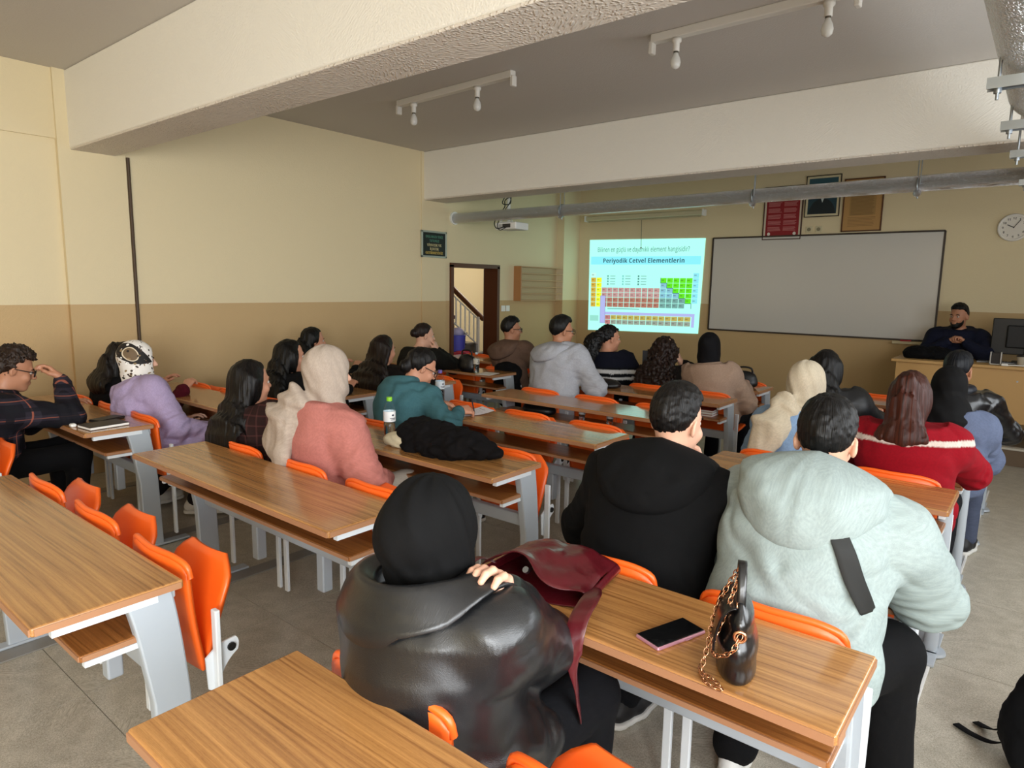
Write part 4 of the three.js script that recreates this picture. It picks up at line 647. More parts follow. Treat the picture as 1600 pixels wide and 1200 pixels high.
{ // strap over the right shoulder, down across the back and under the right arm
  const c = mint, at = (t, ang) => { const dir = c.R.clone().multiplyScalar(Math.sin(ang)).addScaledVector(c.F, -Math.cos(ang)); return c.surface(c.spine(t), dir, 0.003).sub(V(c.P.x, 0, c.P.z)); };
  const key = new THREE.CatmullRomCurve3([[0.86, 0.5], [0.78, 0.62], [0.68, 0.76], [0.57, 0.93], [0.48, 1.1], [0.42, 1.22]].map(([t, a]) => V(t, a, 0))), curve = (u) => { const p = key.getPoint(u); return [p.x, p.y]; };
  part('strap', sheet((u, v) => { const [t, a] = curve(u); return at(t + (v - 0.5) * 0.045, a + (v - 0.5) * 0.2).toArray(); }, 34, 4, 0.005), mat('#131412', 0.7), c.person, 'flat black shoulder strap');
}
makePerson({ label: 'person in a light blue denim jacket and cream headscarf, hand at the face', hip: [-0.99, 0.53, hipZ(3)], head: [-0.966, 1.065, rowZ(3) - 0.36], look: [-6, -4], seed: 22, fine: 0.009, skin: M.skinPale, slouch: 0.08,
  top: { name: 'denim_jacket', mat: fabric('#8fadd2', 0.85), pad: 0.028, fold: 0.013 }, hijab: { mat: fabric('#d5c7ae', 0.9), grow: 1.03, cell: 0.007, fold: 0.015, tails: [[[-1.0, 0.95, rowZ(3) - 0.22, 0.08, 0.045], [-1.07, 0.87, rowZ(3) - 0.11, 0.07, 0.036], [-1.13, 0.64, rowZ(3) - 0.08, 0.06, 0.03]]] },
  right: { wrist: [-0.87, 0.93, rowZ(3) - 0.46], pole: [0.7, -1, 0], hand: [-0.35, 0.75, 0.2], palm: [-0.7, 0.2, 0.5], curl: 1.0 }, left: { wrist: deskWrist(-1.0, 3, -0.1) } });
makePerson({ label: 'person in a red sweater with a white collar band and auburn hair', hip: [-0.46, 0.53, hipZ(3)], head: [-0.482, 1.075, rowZ(3) - 0.29], look: [4, -4], seed: 23, fine: 0.009, bulk: 1.1, shoulder: 0.175, slouch: 0.07, skin: M.skinPale,
  top: { name: 'sweater', mat: fabric('#ffffff'), pad: 0.034, fold: 0.013, tint: (t, u, f) => new THREE.Color(t > 0.885 && t < 0.945 && f < 0.03 ? '#e2d3c8' : '#960a1c') }, hair: { mat: C.auburn, line: 'full', sides: 1, long: 0.84, width: 0.062, tip: 0.5, off: 0.8, cell: 0.0065, curl: 0.0038 },
  right: { wrist: [-0.36, 0.785, rowZ(4) + 0.14], pole: [0.7, -0.7, 0.1], hand: [-0.9, 0, -0.3] }, left: { wrist: [-0.58, 0.785, rowZ(4) + 0.14], pole: [-0.7, -0.7, 0.1] } });
makePerson({ label: 'person in a black jacket with smooth long black hair, in front of the cream headscarf', hip: [-1.0, 0.53, hipZ(4)], head: [-1.055, 1.085, rowZ(4) - 0.26], look: [8, -2], seed: 24,
  top: { name: 'jacket', mat: mat('#0e0e10', 0.5, { bumpMap: clothBump, bumpScale: 0.0005 }), pad: 0.034, fold: 0.018 }, hair: { mat: C.blackHair, line: 'full', long: 0.6, width: 0.1, sides: 1, cell: 0.0085 }, right: { wrist: deskWrist(-0.95, 4, 0.14) }, left: { wrist: deskWrist(-1.0, 4, -0.12) } });
makePerson({ label: 'person in a blue grey denim coat and long black headscarf beside the aisle', hip: [-0.4, 0.53, hipZ(4)], head: [-0.415, 1.02, rowZ(4) - 0.33], look: [2, -4], seed: 25, fine: 0.01, bulk: 1.0, shoulder: 0.16, slouch: 0.08,
  top: { name: 'denim_coat', mat: fabric('#66708a', 0.9), pad: 0.04, fold: 0.014, skirt: 0.4, sleeve: 1.1 }, bottom: { mat: fabric('#4d5468') }, hijab: { mat: fabric('#0d0c0d', 0.8), grow: 1.0, cell: 0.0085, cape: 0.45, capeW: 0.9 }, right: { wrist: [-0.36, 0.785, rowZ(5) + 0.2], pole: [0.5, -0.9, 0.1], hand: [-0.9, 0, -0.3] }, left: { wrist: deskWrist(-0.4, 4, -0.16) } });
makePerson({ label: 'person in a shiny black puffer jacket with short dark hair, front row near the aisle', hip: [-0.44, 0.53, hipZ(5)], head: [-0.447, 1.055, rowZ(5) - 0.27], look: [-14, -4], seed: 26, bulk: 1.1, skin: M.skinTan,
  top: { name: 'puffer_jacket', mat: mat('#0c0d12', 0.28, { clearcoat: 0.4, clearcoatRoughness: 0.3 }), pad: 0.04, fold: 0.024, collar: { t: 0.03, r: 0.09, lift: 0.03, mat: mat('#11141f', 0.5) } }, hair: { mat: C.navyHair, cell: 0.0085, grow: 1.04, top: 0.03 }, right: { wrist: deskWrist(-0.4, 5, 0.12) }, left: { wrist: deskWrist(-0.44, 5, -0.12) } });
// -- the teacher
makePerson({ label: 'bearded person in a dark navy blazer behind the front desk, hands clasped', hip: [-0.74, 0.68, -8.38], head: [-0.752, 1.328, -8.26], look: [158, -3], yaw: 176, seed: 27, size: 1.04, shoulder: 0.19, bulk: 1.08, headCell: 0.0055, handCell: 0.0045, fine: 0.01, skin: M.skinTan, slouch: 0.03,
  top: { name: 'blazer', mat: fabric('#161a2e', 0.8), pad: 0.03, collar: { t: 0.015, r: 0.075 } }, hair: { mat: C.blackHair, cell: 0.006, grow: 1.02, top: 0.034 }, beard: true,
  right: { wrist: [-0.8, 1.075, -8.09], pole: [-1, -0.9, 0.25], hand: [0.75, 0.5, -0.05], palm: [0.3, -0.4, 0.2], curl: 1.1 }, left: { wrist: [-0.66, 1.075, -8.09], pole: [1, -0.9, 0.25], hand: [-0.75, 0.5, 0.1], palm: [-0.3, -0.4, 0.2], curl: 1.1 },
  legs: [{ knee: [-0.82, 0.66, -8.1], ankle: [-0.82, 0.252, -8.12] }, { knee: [-0.66, 0.66, -8.1], ankle: [-0.66, 0.252, -8.12] }] });
// ---------------------------------------------------------------- benches
const taken = { left: { 0: [1], 1: [2, 0], 2: [2], 3: [0, 2], 4: [1], 5: [2] }, middle: { 1: [0, 1], 2: [0], 4: [0], 5: [0, 1, 2] }, right: { 0: [0], 1: [0, 1], 3: [0, 1], 4: [0, 1], 5: [1] } };
const benchLabels = {
  left: ['bench with orange seats under the person in the checked jacket', 'bench desk by the wall carrying the notebook and black case', 'bench desk by the wall in front of the lilac coat', 'bench desk by the wall beside the very long brown hair', 'bench desk by the wall behind the person with the hair bun', 'bench desk by the wall carrying the small black handbag and bottle', 'front bench desk by the doorway, before the brown hoodie'],
  middle: ['long bench desk at lower left with three folded orange seats', 'long bare bench desk behind the pink coat and long black hair', 'long bench desk carrying the green capped bottle and crumpled black jacket', 'long bench desk where the teal sweater writes on paper', 'long glossy bench desk behind the light grey hoodie', 'long bench desk behind the striped navy sweater and beige coat', 'front bench desk of the middle block carrying a black bag'],
  right: ['short bench desk in the bottom foreground behind the leather coat', 'short bench desk carrying the maroon bag, phone and chain bag', 'short bench desk the mint hoodie leans on', 'short bench desk behind the red sweater and denim jacket', 'short bench desk the red sweater rests an elbow on', 'short bench desk behind the puffer jacket', 'front bench desk of the aisle block nearest the platform'],
};
for (const col of ['left', 'middle', 'right']) for (let k = 0; k < 7; k++) { const b = bench(col, k, benchLabels[col][k], { occupied: taken[col][k], post: col === 'right' && k >= 3 }); delete b.userData.group; }

const crumple = (amp, s) => (x, y, z) => amp * (0.6 * noise3(x * 8 + s, y * 8, z * 8) + 0.7 * Math.pow(1 - Math.abs(noise3(x * 7 - s, y * 12, z * 9 + s)), 3) - 0.4 + 0.25 * noise3(x * 20, y * 20 + s, z * 20));
// ---------------------------------------------------------------- the teaching wall
const fz = FRONT_Z;
{
  const cx = -2.33, cy = 1.632, w = 2.64, h = 1.22, o = thing('whiteboard', 'large whiteboard with a thin dark frame on the teaching wall', 'whiteboard', [cx, cy, fz]);
  part('panel', box(w - 0.02, h - 0.02, 0.02, 0, 0, 0.012, 0.003), M.board, o);
  const f = mat('#3c3128', 0.5); part('frame', [box(w, 0.018, 0.03, 0, h / 2, 0.016), box(w, 0.018, 0.03, 0, -h / 2, 0.016), box(0.018, h, 0.03, -w / 2, 0, 0.016), box(0.018, h, 0.03, w / 2, 0, 0.016)], f, o);
  const t = thing('pen_tray', 'pale pen tray below the right end of the whiteboard', 'tray', [-1.2, 0.985, fz]); part('ledge', [box(0.42, 0.015, 0.09, 0, 0, 0.045, 0.004), box(0.42, 0.03, 0.008, 0, 0.01, 0.088, 0.002)], mat('#cdbf9a', 0.5), t);
  const e = thing('board_eraser', 'small red board eraser lying on the pen tray', 'eraser', [-1.28, 0.9925, fz + 0.045]); part('grip', box(0.11, 0.022, 0.045, 0, 0.022, 0, 0.006), mat('#a8212a', 0.6), e); part('felt', box(0.11, 0.011, 0.045, 0, 0.0055, 0, 0.002), mat('#3b3b3b', 0.9), e);
}
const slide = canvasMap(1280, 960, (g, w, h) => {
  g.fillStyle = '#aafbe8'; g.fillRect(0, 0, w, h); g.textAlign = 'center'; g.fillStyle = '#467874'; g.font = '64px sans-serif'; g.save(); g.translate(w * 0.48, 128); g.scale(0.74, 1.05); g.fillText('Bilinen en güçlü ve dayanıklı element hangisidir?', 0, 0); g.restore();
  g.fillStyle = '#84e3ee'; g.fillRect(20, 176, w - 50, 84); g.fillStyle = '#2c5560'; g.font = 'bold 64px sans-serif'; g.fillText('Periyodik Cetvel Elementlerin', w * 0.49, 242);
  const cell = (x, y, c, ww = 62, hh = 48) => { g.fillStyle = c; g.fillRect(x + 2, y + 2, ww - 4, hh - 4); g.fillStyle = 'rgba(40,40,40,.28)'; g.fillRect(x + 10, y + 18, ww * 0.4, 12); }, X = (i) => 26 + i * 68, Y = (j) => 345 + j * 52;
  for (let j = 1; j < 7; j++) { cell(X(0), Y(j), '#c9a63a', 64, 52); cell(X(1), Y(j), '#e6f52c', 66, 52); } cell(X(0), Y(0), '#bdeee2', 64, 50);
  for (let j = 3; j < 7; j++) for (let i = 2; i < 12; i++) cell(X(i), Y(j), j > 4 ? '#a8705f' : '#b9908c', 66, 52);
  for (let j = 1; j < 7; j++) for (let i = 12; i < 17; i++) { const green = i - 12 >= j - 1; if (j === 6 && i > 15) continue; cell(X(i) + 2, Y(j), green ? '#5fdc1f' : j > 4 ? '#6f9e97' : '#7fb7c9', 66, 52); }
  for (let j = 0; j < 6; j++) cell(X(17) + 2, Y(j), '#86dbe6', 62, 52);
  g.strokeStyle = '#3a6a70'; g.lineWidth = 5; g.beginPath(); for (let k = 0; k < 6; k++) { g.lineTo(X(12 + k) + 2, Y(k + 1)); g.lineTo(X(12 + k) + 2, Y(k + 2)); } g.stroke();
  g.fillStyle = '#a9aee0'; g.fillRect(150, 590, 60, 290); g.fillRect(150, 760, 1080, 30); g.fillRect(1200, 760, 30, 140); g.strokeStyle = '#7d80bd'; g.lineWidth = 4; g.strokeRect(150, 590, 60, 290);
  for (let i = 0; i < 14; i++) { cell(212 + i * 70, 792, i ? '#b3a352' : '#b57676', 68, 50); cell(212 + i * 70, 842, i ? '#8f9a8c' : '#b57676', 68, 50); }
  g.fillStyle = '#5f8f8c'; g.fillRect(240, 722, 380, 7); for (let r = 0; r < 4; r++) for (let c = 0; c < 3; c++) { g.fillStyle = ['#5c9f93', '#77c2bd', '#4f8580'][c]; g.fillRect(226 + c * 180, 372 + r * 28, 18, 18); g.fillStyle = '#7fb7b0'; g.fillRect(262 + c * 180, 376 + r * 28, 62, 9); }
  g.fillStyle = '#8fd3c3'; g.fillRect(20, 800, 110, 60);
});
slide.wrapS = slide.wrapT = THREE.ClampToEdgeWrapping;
{
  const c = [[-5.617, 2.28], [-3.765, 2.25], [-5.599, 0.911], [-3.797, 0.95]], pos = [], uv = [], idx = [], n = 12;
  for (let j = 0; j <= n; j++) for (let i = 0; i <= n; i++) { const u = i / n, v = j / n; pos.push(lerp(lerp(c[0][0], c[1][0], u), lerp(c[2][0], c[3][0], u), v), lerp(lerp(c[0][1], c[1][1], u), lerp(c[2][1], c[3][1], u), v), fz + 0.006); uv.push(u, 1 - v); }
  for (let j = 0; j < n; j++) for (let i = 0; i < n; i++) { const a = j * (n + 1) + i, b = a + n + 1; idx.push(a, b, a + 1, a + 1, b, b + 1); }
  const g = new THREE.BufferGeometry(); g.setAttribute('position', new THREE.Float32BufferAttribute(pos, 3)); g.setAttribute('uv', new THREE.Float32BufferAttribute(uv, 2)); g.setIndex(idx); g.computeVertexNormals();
  tag(part('projected_slide_glow', g, new THREE.MeshStandardMaterial({ color: '#101010', roughness: 0.9, emissive: '#ffffff', emissiveMap: slide, emissiveIntensity: SLIDE_GLOW })), 'bright projected slide of a coloured periodic table on the teaching wall', 'projection');  // projector light on the bare wall, put in as a glowing image plane
  const l = new THREE.RectAreaLight(new THREE.Color().setRGB(0.66, 1, 0.9), 0.5, 1.8, 1.33); l.name = 'slide_bounce_light'; l.position.set(-4.69, 1.6, fz + 0.02); l.lookAt(-4.69, 1.6, 0); scene.add(l);  // added area light for the glow the slide throws back into the room
  const s = thing('screen_case', 'pale roller screen case mounted above the projected slide', 'screen case', [-4.72, 2.585, fz + 0.06]);
  part('case', box(1.86, 0.07, 0.08, 0, 0, 0, 0.02), mat('#cfc6a6', 0.5), s); for (const e of [-1, 1]) part('end_cap', box(0.03, 0.085, 0.1, e * 0.935, 0, 0, 0.008), M.white, s);
  part('pull_cord', [rod([0, -0.03, 0], [0, -0.44, -0.02], 0.004), new THREE.SphereGeometry(0.012, 10, 8).translate(0, -0.445, -0.02)], mat('#7d7a66', 0.6), s);
  part('screen_hem', box(1.78, 0.02, 0.03, 0, -0.045, 0, 0.008), mat('#b9ae90', 0.5), s);
}
function framed(name, label, cat, x0, y0, x1, y1, map, frameHex, fw, mountHex) {
  const w = x1 - x0, h = y1 - y0, o = thing(name, label, cat, [(x0 + x1) / 2, (y0 + y1) / 2, fz]);
  if (mountHex) part('mount', box(w - 0.01, h - 0.01, 0.012, 0, 0, 0.008), mat(mountHex, 0.7), o);
  const m = mountHex ? 0.035 : 0.012, g = new THREE.PlaneGeometry(w - 2 * m, h - 2 * m); g.translate(0, 0, 0.0155); part('print', g, mat('#ffffff', 0.35, { map }), o);
  part('frame', [box(w, fw, 0.024, 0, h / 2 - fw / 2, 0.012, 0.003), box(w, fw, 0.024, 0, -h / 2 + fw / 2, 0.012, 0.003), box(fw, h, 0.024, -w / 2 + fw / 2, 0, 0.012, 0.003), box(fw, h, 0.024, w / 2 - fw / 2, 0, 0.012, 0.003)], mat(frameHex, 0.5), o);
  return o;
}
framed('framed_poster', 'framed red text poster overlapping the top of the whiteboard', 'poster', -3.005, 2.197, -2.53, 2.853, canvasMap(384, 512, (g, w, h) => { g.fillStyle = '#8f1624'; g.fillRect(0, 0, w, h); const r = mulberry(4); g.fillStyle = '#5e0c18'; g.fillRect(0, 0, w, 90); g.fillStyle = '#d8b0aa'; g.fillRect(110, 100, 160, 12); for (const x of [24, 204]) for (let i = 0; i < 5; i++) for (let j = 0; j < 4; j++) { g.fillStyle = 'rgba(230,190,180,.62)'; g.fillRect(x, 140 + i * 66 + j * 12, 130 + r() * 26, 6); } g.fillStyle = '#e9e2d8'; for (const x of [42, 340]) { g.beginPath(); g.arc(x, 478, 18, 0, 7); g.fill(); } }), '#4a2a20', 0.012, '#d9cdb6');
framed('framed_portrait', 'framed dark blue portrait hanging between the red poster and brown page', 'portrait', -2.51, 2.455, -2.112, 2.947, canvasMap(384, 480, (g, w, h) => { g.fillStyle = '#22404c'; g.fillRect(0, 0, w, h); g.fillStyle = '#2e5662'; g.fillRect(0, 0, w, 120); g.fillStyle = '#16232c'; g.beginPath(); g.ellipse(w / 2, h + 20, 180, 230, 0, 0, 7); g.fill(); g.fillStyle = '#b9ab94'; g.beginPath(); g.ellipse(w / 2, 170, 62, 80, 0, 0, 7); g.fill(); g.fillStyle = '#c9d6d6'; g.beginPath(); g.moveTo(w / 2 - 24, 262); g.lineTo(w / 2 + 24, 262); g.lineTo(w / 2, 330); g.fill(); }), '#3d3226', 0.01, '#d8cda8');
framed('framed_page', 'brown framed page of small text right of the portrait', 'poster', -2.076, 2.266, -1.648, 2.878, canvasMap(384, 512, (g, w, h) => { g.fillStyle = '#b98f58'; g.fillRect(0, 0, w, h); g.fillStyle = '#a5824f'; g.fillRect(60, 90, 264, 270); g.fillStyle = 'rgba(90,64,32,.55)'; const r = mulberry(8); for (let i = 0; i < 22; i++) g.fillRect(72, 100 + i * 12, 220 + r() * 24, 4); for (let i = 0; i < 7; i++) g.fillRect(48, 380 + i * 14, 250 + r() * 40, 4); }), '#5c3518', 0.014);
{
  const c = thing('wall_clock', 'round white wall clock at the far right of the teaching wall', 'clock', [-0.41, 2.25, fz]);
  const face = canvasMap(256, 256, (g, w) => { g.fillStyle = '#e4ded2'; g.fillRect(0, 0, w, w); g.fillStyle = '#3a352e'; g.font = 'bold 30px sans-serif'; g.textAlign = 'center'; g.textBaseline = 'middle'; for (let i = 1; i <= 12; i++) { const a = i * Math.PI / 6; g.fillText(String(i), 128 + Math.sin(a) * 96, 128 - Math.cos(a) * 96); } });
  part('dial', new THREE.CircleGeometry(0.125, 40).translate(0, 0, 0.026), mat('#ffffff', 0.4, { map: face }), c);
  part('rim', new THREE.TorusGeometry(0.128, 0.014, 12, 48).translate(0, 0, 0.022), mat('#e9e4da', 0.35), c); part('case', new THREE.CylinderGeometry(0.128, 0.128, 0.024, 40).rotateX(Math.PI / 2).translate(0, 0, 0.012), M.white, c);
  part('hour_hand', moved(box(0.008, 0.07, 0.003, 0, 0.03, 0), 0, 0, 0.03, 0, 0, 1.1), M.black, c); part('minute_hand', moved(box(0.006, 0.1, 0.003, 0, 0.042, 0), 0, 0, 0.033, 0, 0, -0.6), M.black, c);
  for (const [k, x] of [[0, -2.44], [1, -2.33]]) { const s = thing('wall_socket', ['left one of two small sockets between the portrait and the whiteboard', 'right one of two small sockets between the portrait and the whiteboard'][k], 'socket', [x, 2.31, fz]); part('plate', box(0.075, 0.075, 0.012, 0, 0, 0.006, 0.004), mat('#d3c9a6', 0.5), s); part('insert', new THREE.CylinderGeometry(0.022, 0.022, 0.008, 20).rotateX(Math.PI / 2).translate(0, 0, 0.012), mat('#8d8468', 0.5), s); }
}
// ---------------------------------------------------------------- on the left wall
{
  const s = thing('notice_sign', 'dark notice sign in a pale frame on the pilaster by the doorway', 'sign', [LEFT_X, 2.045, -5.752], Math.PI / 2), w = 0.42, h = 0.315;
  const map = canvasMap(512, 384, (g) => { g.fillStyle = '#0d1512'; g.fillRect(0, 0, 512, 384); g.textAlign = 'center'; g.fillStyle = '#4f8a72'; g.font = 'bold 58px sans-serif'; g.save(); g.translate(256, 86); g.scale(0.72, 1); g.fillText('OKULUMUZU TEMİZ', 0, 0); g.restore(); g.font = 'bold 56px sans-serif'; g.fillText('TUTUNUZ', 256, 154, 220); g.fillStyle = '#ead9a0'; g.font = 'bold 54px serif'; g.fillText('YİYECEK VE', 256, 226, 330); g.fillText('İÇECEK', 256, 290, 220); g.fillStyle = '#e6c25a'; g.fillText('GETİRMEYİNİZ', 256, 356, 400); });
  part('panel', box(w - 0.02, h - 0.02, 0.012, 0, 0, 0.008), M.black, s); part('print', new THREE.PlaneGeometry(w - 0.045, h - 0.045).translate(0, 0, 0.0148), mat('#ffffff', 0.4, { map }), s);
  part('frame', [box(w, 0.022, 0.02, 0, h / 2 - 0.011, 0.01, 0.003), box(w, 0.022, 0.02, 0, -h / 2 + 0.011, 0.01, 0.003), box(0.022, h, 0.02, -w / 2 + 0.011, 0, 0.01, 0.003), box(0.022, h, 0.02, w / 2 - 0.011, 0, 0.01, 0.003)], mat('#b7bfb4', 0.35, { metalness: 0.5 }), s);
  const r = thing('wall_rack', 'open wooden pigeonhole rack with five shelves on the wall right of the door', 'shelf rack', [LEFT_X - 0.045, 1.6, -7.89]), wood = mat('#b07b4c', 0.5);
  for (const e of [-1, 1]) part('side_panel', box(0.13, 0.485, 0.018, 0.065, 0, e * 0.52, 0.002), wood, r);
  part('back_panel', box(0.008, 0.48, 1.03, 0.005, 0, 0), mat('#c3ad84', 0.6), r); for (let k = 0; k < 6; k++) part('shelf', box(0.125, 0.012, 1.03, 0.064, -0.236 + k * 0.0944, 0, 0.002), mat('#bf9466', 0.5), r);
  for (const [k, z] of [[0, -7.13], [1, -7.23]]) { const p = thing('light_switch', ['light switch nearer the door frame', 'light switch farther from the door frame, below the rack'][k], 'switch', [LEFT_X - 0.045, 1.254, z]); part('plate', box(0.012, 0.08, 0.08, 0.006, 0, 0, 0.004), M.white, p); part('rocker', box(0.008, 0.045, 0.05, 0.014, 0, 0, 0.003), mat('#f4f2ea', 0.4), p); }
}
// ---------------------------------------------------------------- overhead: lamps, pipes, projector
function bulbBar(label, a, b, spots) {
  const o = thing('bulb_batten', label, 'ceiling light', [0, 0, 0]), white = mat('#dcd7cd', 0.45), A = V(...a), B = V(...b), L = A.distanceTo(B), mid = A.clone().add(B).multiplyScalar(0.5), ang = Math.atan2(-(B.z - A.z), B.x - A.x);
  part('bar', moved(box(L, 0.05, 0.055, 0, 0, 0, 0.006), mid.x, CEIL - 0.025, mid.z, ang), white, o);
  for (const [e, P] of [[-1, A], [1, B]]) part('tube_holder', moved(box(0.03, 0.075, 0.05, 0, 0, 0, 0.008), P.x, CEIL - 0.075, P.z, ang), white, o);
  for (const t of spots) {
    const p = A.clone().lerp(B, t), s = part('lamp_socket', lathe([[0.001, 0], [0.03, 0], [0.03, -0.02], [0.02, -0.03], [0.02, -0.075], [0.001, -0.075]], 20), white, o); s.position.set(p.x, CEIL - 0.05, p.z);
    part('bulb', lathe([[0.013, -0.075], [0.014, -0.09], [0.026, -0.115], [0.031, -0.14], [0.026, -0.163], [0.012, -0.174], [0.001, -0.176]], 24), mat('#e8e6df', 0.2, { transmission: 0.25 }), s); part('bulb_collar', rod([0, -0.07, 0], [0, -0.085, 0], 0.0155), mat('#6d675c', 0.4, { metalness: 0.8 }), s);
  }
}
bulbBar('unlit two bulb ceiling batten nearer the left wall', [-4.5, 0, -3.98], [-3.2, 0, -3.92], [0.15, 0.72]);
bulbBar('unlit two bulb ceiling batten nearer the windows', [-2.09, 0, -3.91], [-0.93, 0, -3.89], [0.14, 0.88]);
{
  const p = thing('foil_pipe', 'long foil wrapped pipe hung across the room before the teaching wall', 'pipe', [0, 0, 0]), y = 2.39, z = -6.15;
  part('pipe_body', rod([LEFT_X - 0.04, y - 0.005, z], [0.9, y + 0.02, z], 0.062, 0.062, 28), M.foil, p);
  part('wall_collar', rod([LEFT_X - 0.045, y, z], [LEFT_X - 0.02, y, z], 0.078, 0.078, 24), M.white, p);
  for (const x of [-4.3, -2.2, -0.92]) { part('hanger_strap', [moved(new THREE.TorusGeometry(0.066, 0.006, 8, 28), x, y, z, Math.PI / 2), rod([x, y - 0.066, z], [x, y - 0.1, z], 0.006)], M.steel, p); part('hanger_rod', [rod([x - 0.02, y, z - 0.066], [x - 0.02, CEIL, z - 0.066], 0.004), rod([x + 0.02, y, z + 0.066], [x + 0.02, CEIL, z + 0.066], 0.004)], M.steel, p); part('tape_tuft', moved(new THREE.IcosahedronGeometry(0.03, 1), x, y - 0.06, z + 0.03), M.foil, p); }
  const d = thing('foil_duct', 'thick foil covered duct running overhead toward the teaching wall at upper right', 'duct', [0, 0, 0]), x = -0.115, dy = 2.385;
  part('duct_body', rod([x, dy, 0.6], [x, dy, -3.5], 0.125, 0.125, 36), M.foil, d); part('reducer', rod([x, dy, -3.5], [x - 0.01, dy, -3.75], 0.125, 0.085, 32), M.foil, d); part('narrow_duct', rod([x - 0.01, dy, -3.72], [x - 0.01, dy, -6.15], 0.085, 0.085, 28), M.foil, d); part('elbow', moved(new THREE.SphereGeometry(0.088, 28, 20), x - 0.01, dy, -6.15), M.foil, d);
  for (const zz of [-2.75, -3.45, -4.15, -5.2]) { part('strut_channel', [box(0.5, 0.006, 0.04, x + 0.12, dy - 0.14, zz), box(0.5, 0.035, 0.005, x + 0.12, dy - 0.15, zz - 0.02), box(0.5, 0.035, 0.005, x + 0.12, dy - 0.15, zz + 0.02)], M.steel, d); for (const e of [-1, 1]) part('threaded_rod', [rod([x + 0.12 + e * 0.22, dy - 0.2, zz], [x + 0.12 + e * 0.22, CEIL - 0.002, zz], 0.005), rod([x + 0.12 + e * 0.22, dy - 0.18, zz], [x + 0.12 + e * 0.22, dy - 0.165, zz], 0.011)], M.steel, d); }
  const w = thing('ceiling_projector', 'white projector hanging on a pole with looped black cables', 'projector', [-5.13, 2.266, -6.3], 0.0);
  part('housing', box(0.32, 0.085, 0.25, 0, 0, 0, 0.015), M.white, w); part('lens', rod([0.07, 0, -0.12], [0.07, 0, -0.15], 0.035, 0.03, 20), M.black, w); part('vent', [0, 1, 2, 3, 4].map((k) => box(0.004, 0.045, 0.002, -0.1 + k * 0.012, 0, 0.1255)), mat('#77746c', 0.6), w); part('port_panel', box(0.12, 0.045, 0.004, 0.02, 0, 0.1255), mat('#3c3a36', 0.6), w);
  part('mount_pole', [rod([-0.05, 0.04, 0], [-0.05, CEIL - 2.266, 0], 0.02), box(0.16, 0.012, 0.12, -0.05, 0.05, 0, 0.003), rod([-0.15, 0.045, 0.05], [-0.05, 0.16, 0], 0.008), rod([0.05, 0.045, 0.05], [-0.05, 0.16, 0], 0.008)], M.white, w);
  part('cable', [tube([[0.0, -0.01, 0.13], [-0.09, -0.03, 0.17], [-0.13, 0.03, 0.17], [-0.1, 0.14, 0.12], [-0.04, 0.22, 0.09], [-0.06, 0.3, 0.06], [0.02, 0.33, 0.06], [0.02, 0.26, 0.06], [-0.1, 0.27, 0.06], [-0.06, 0.4, 0.03], [-0.04, 0.7, 0.02]], 0.006, 90, 8), tube([[0.03, -0.015, 0.13], [-0.05, -0.05, 0.16], [-0.1, 0.0, 0.15], [-0.08, 0.15, 0.08], [0.0, 0.3, 0.03], [-0.02, 0.6, 0.02]], 0.005, 60, 8)], M.black, w);
}
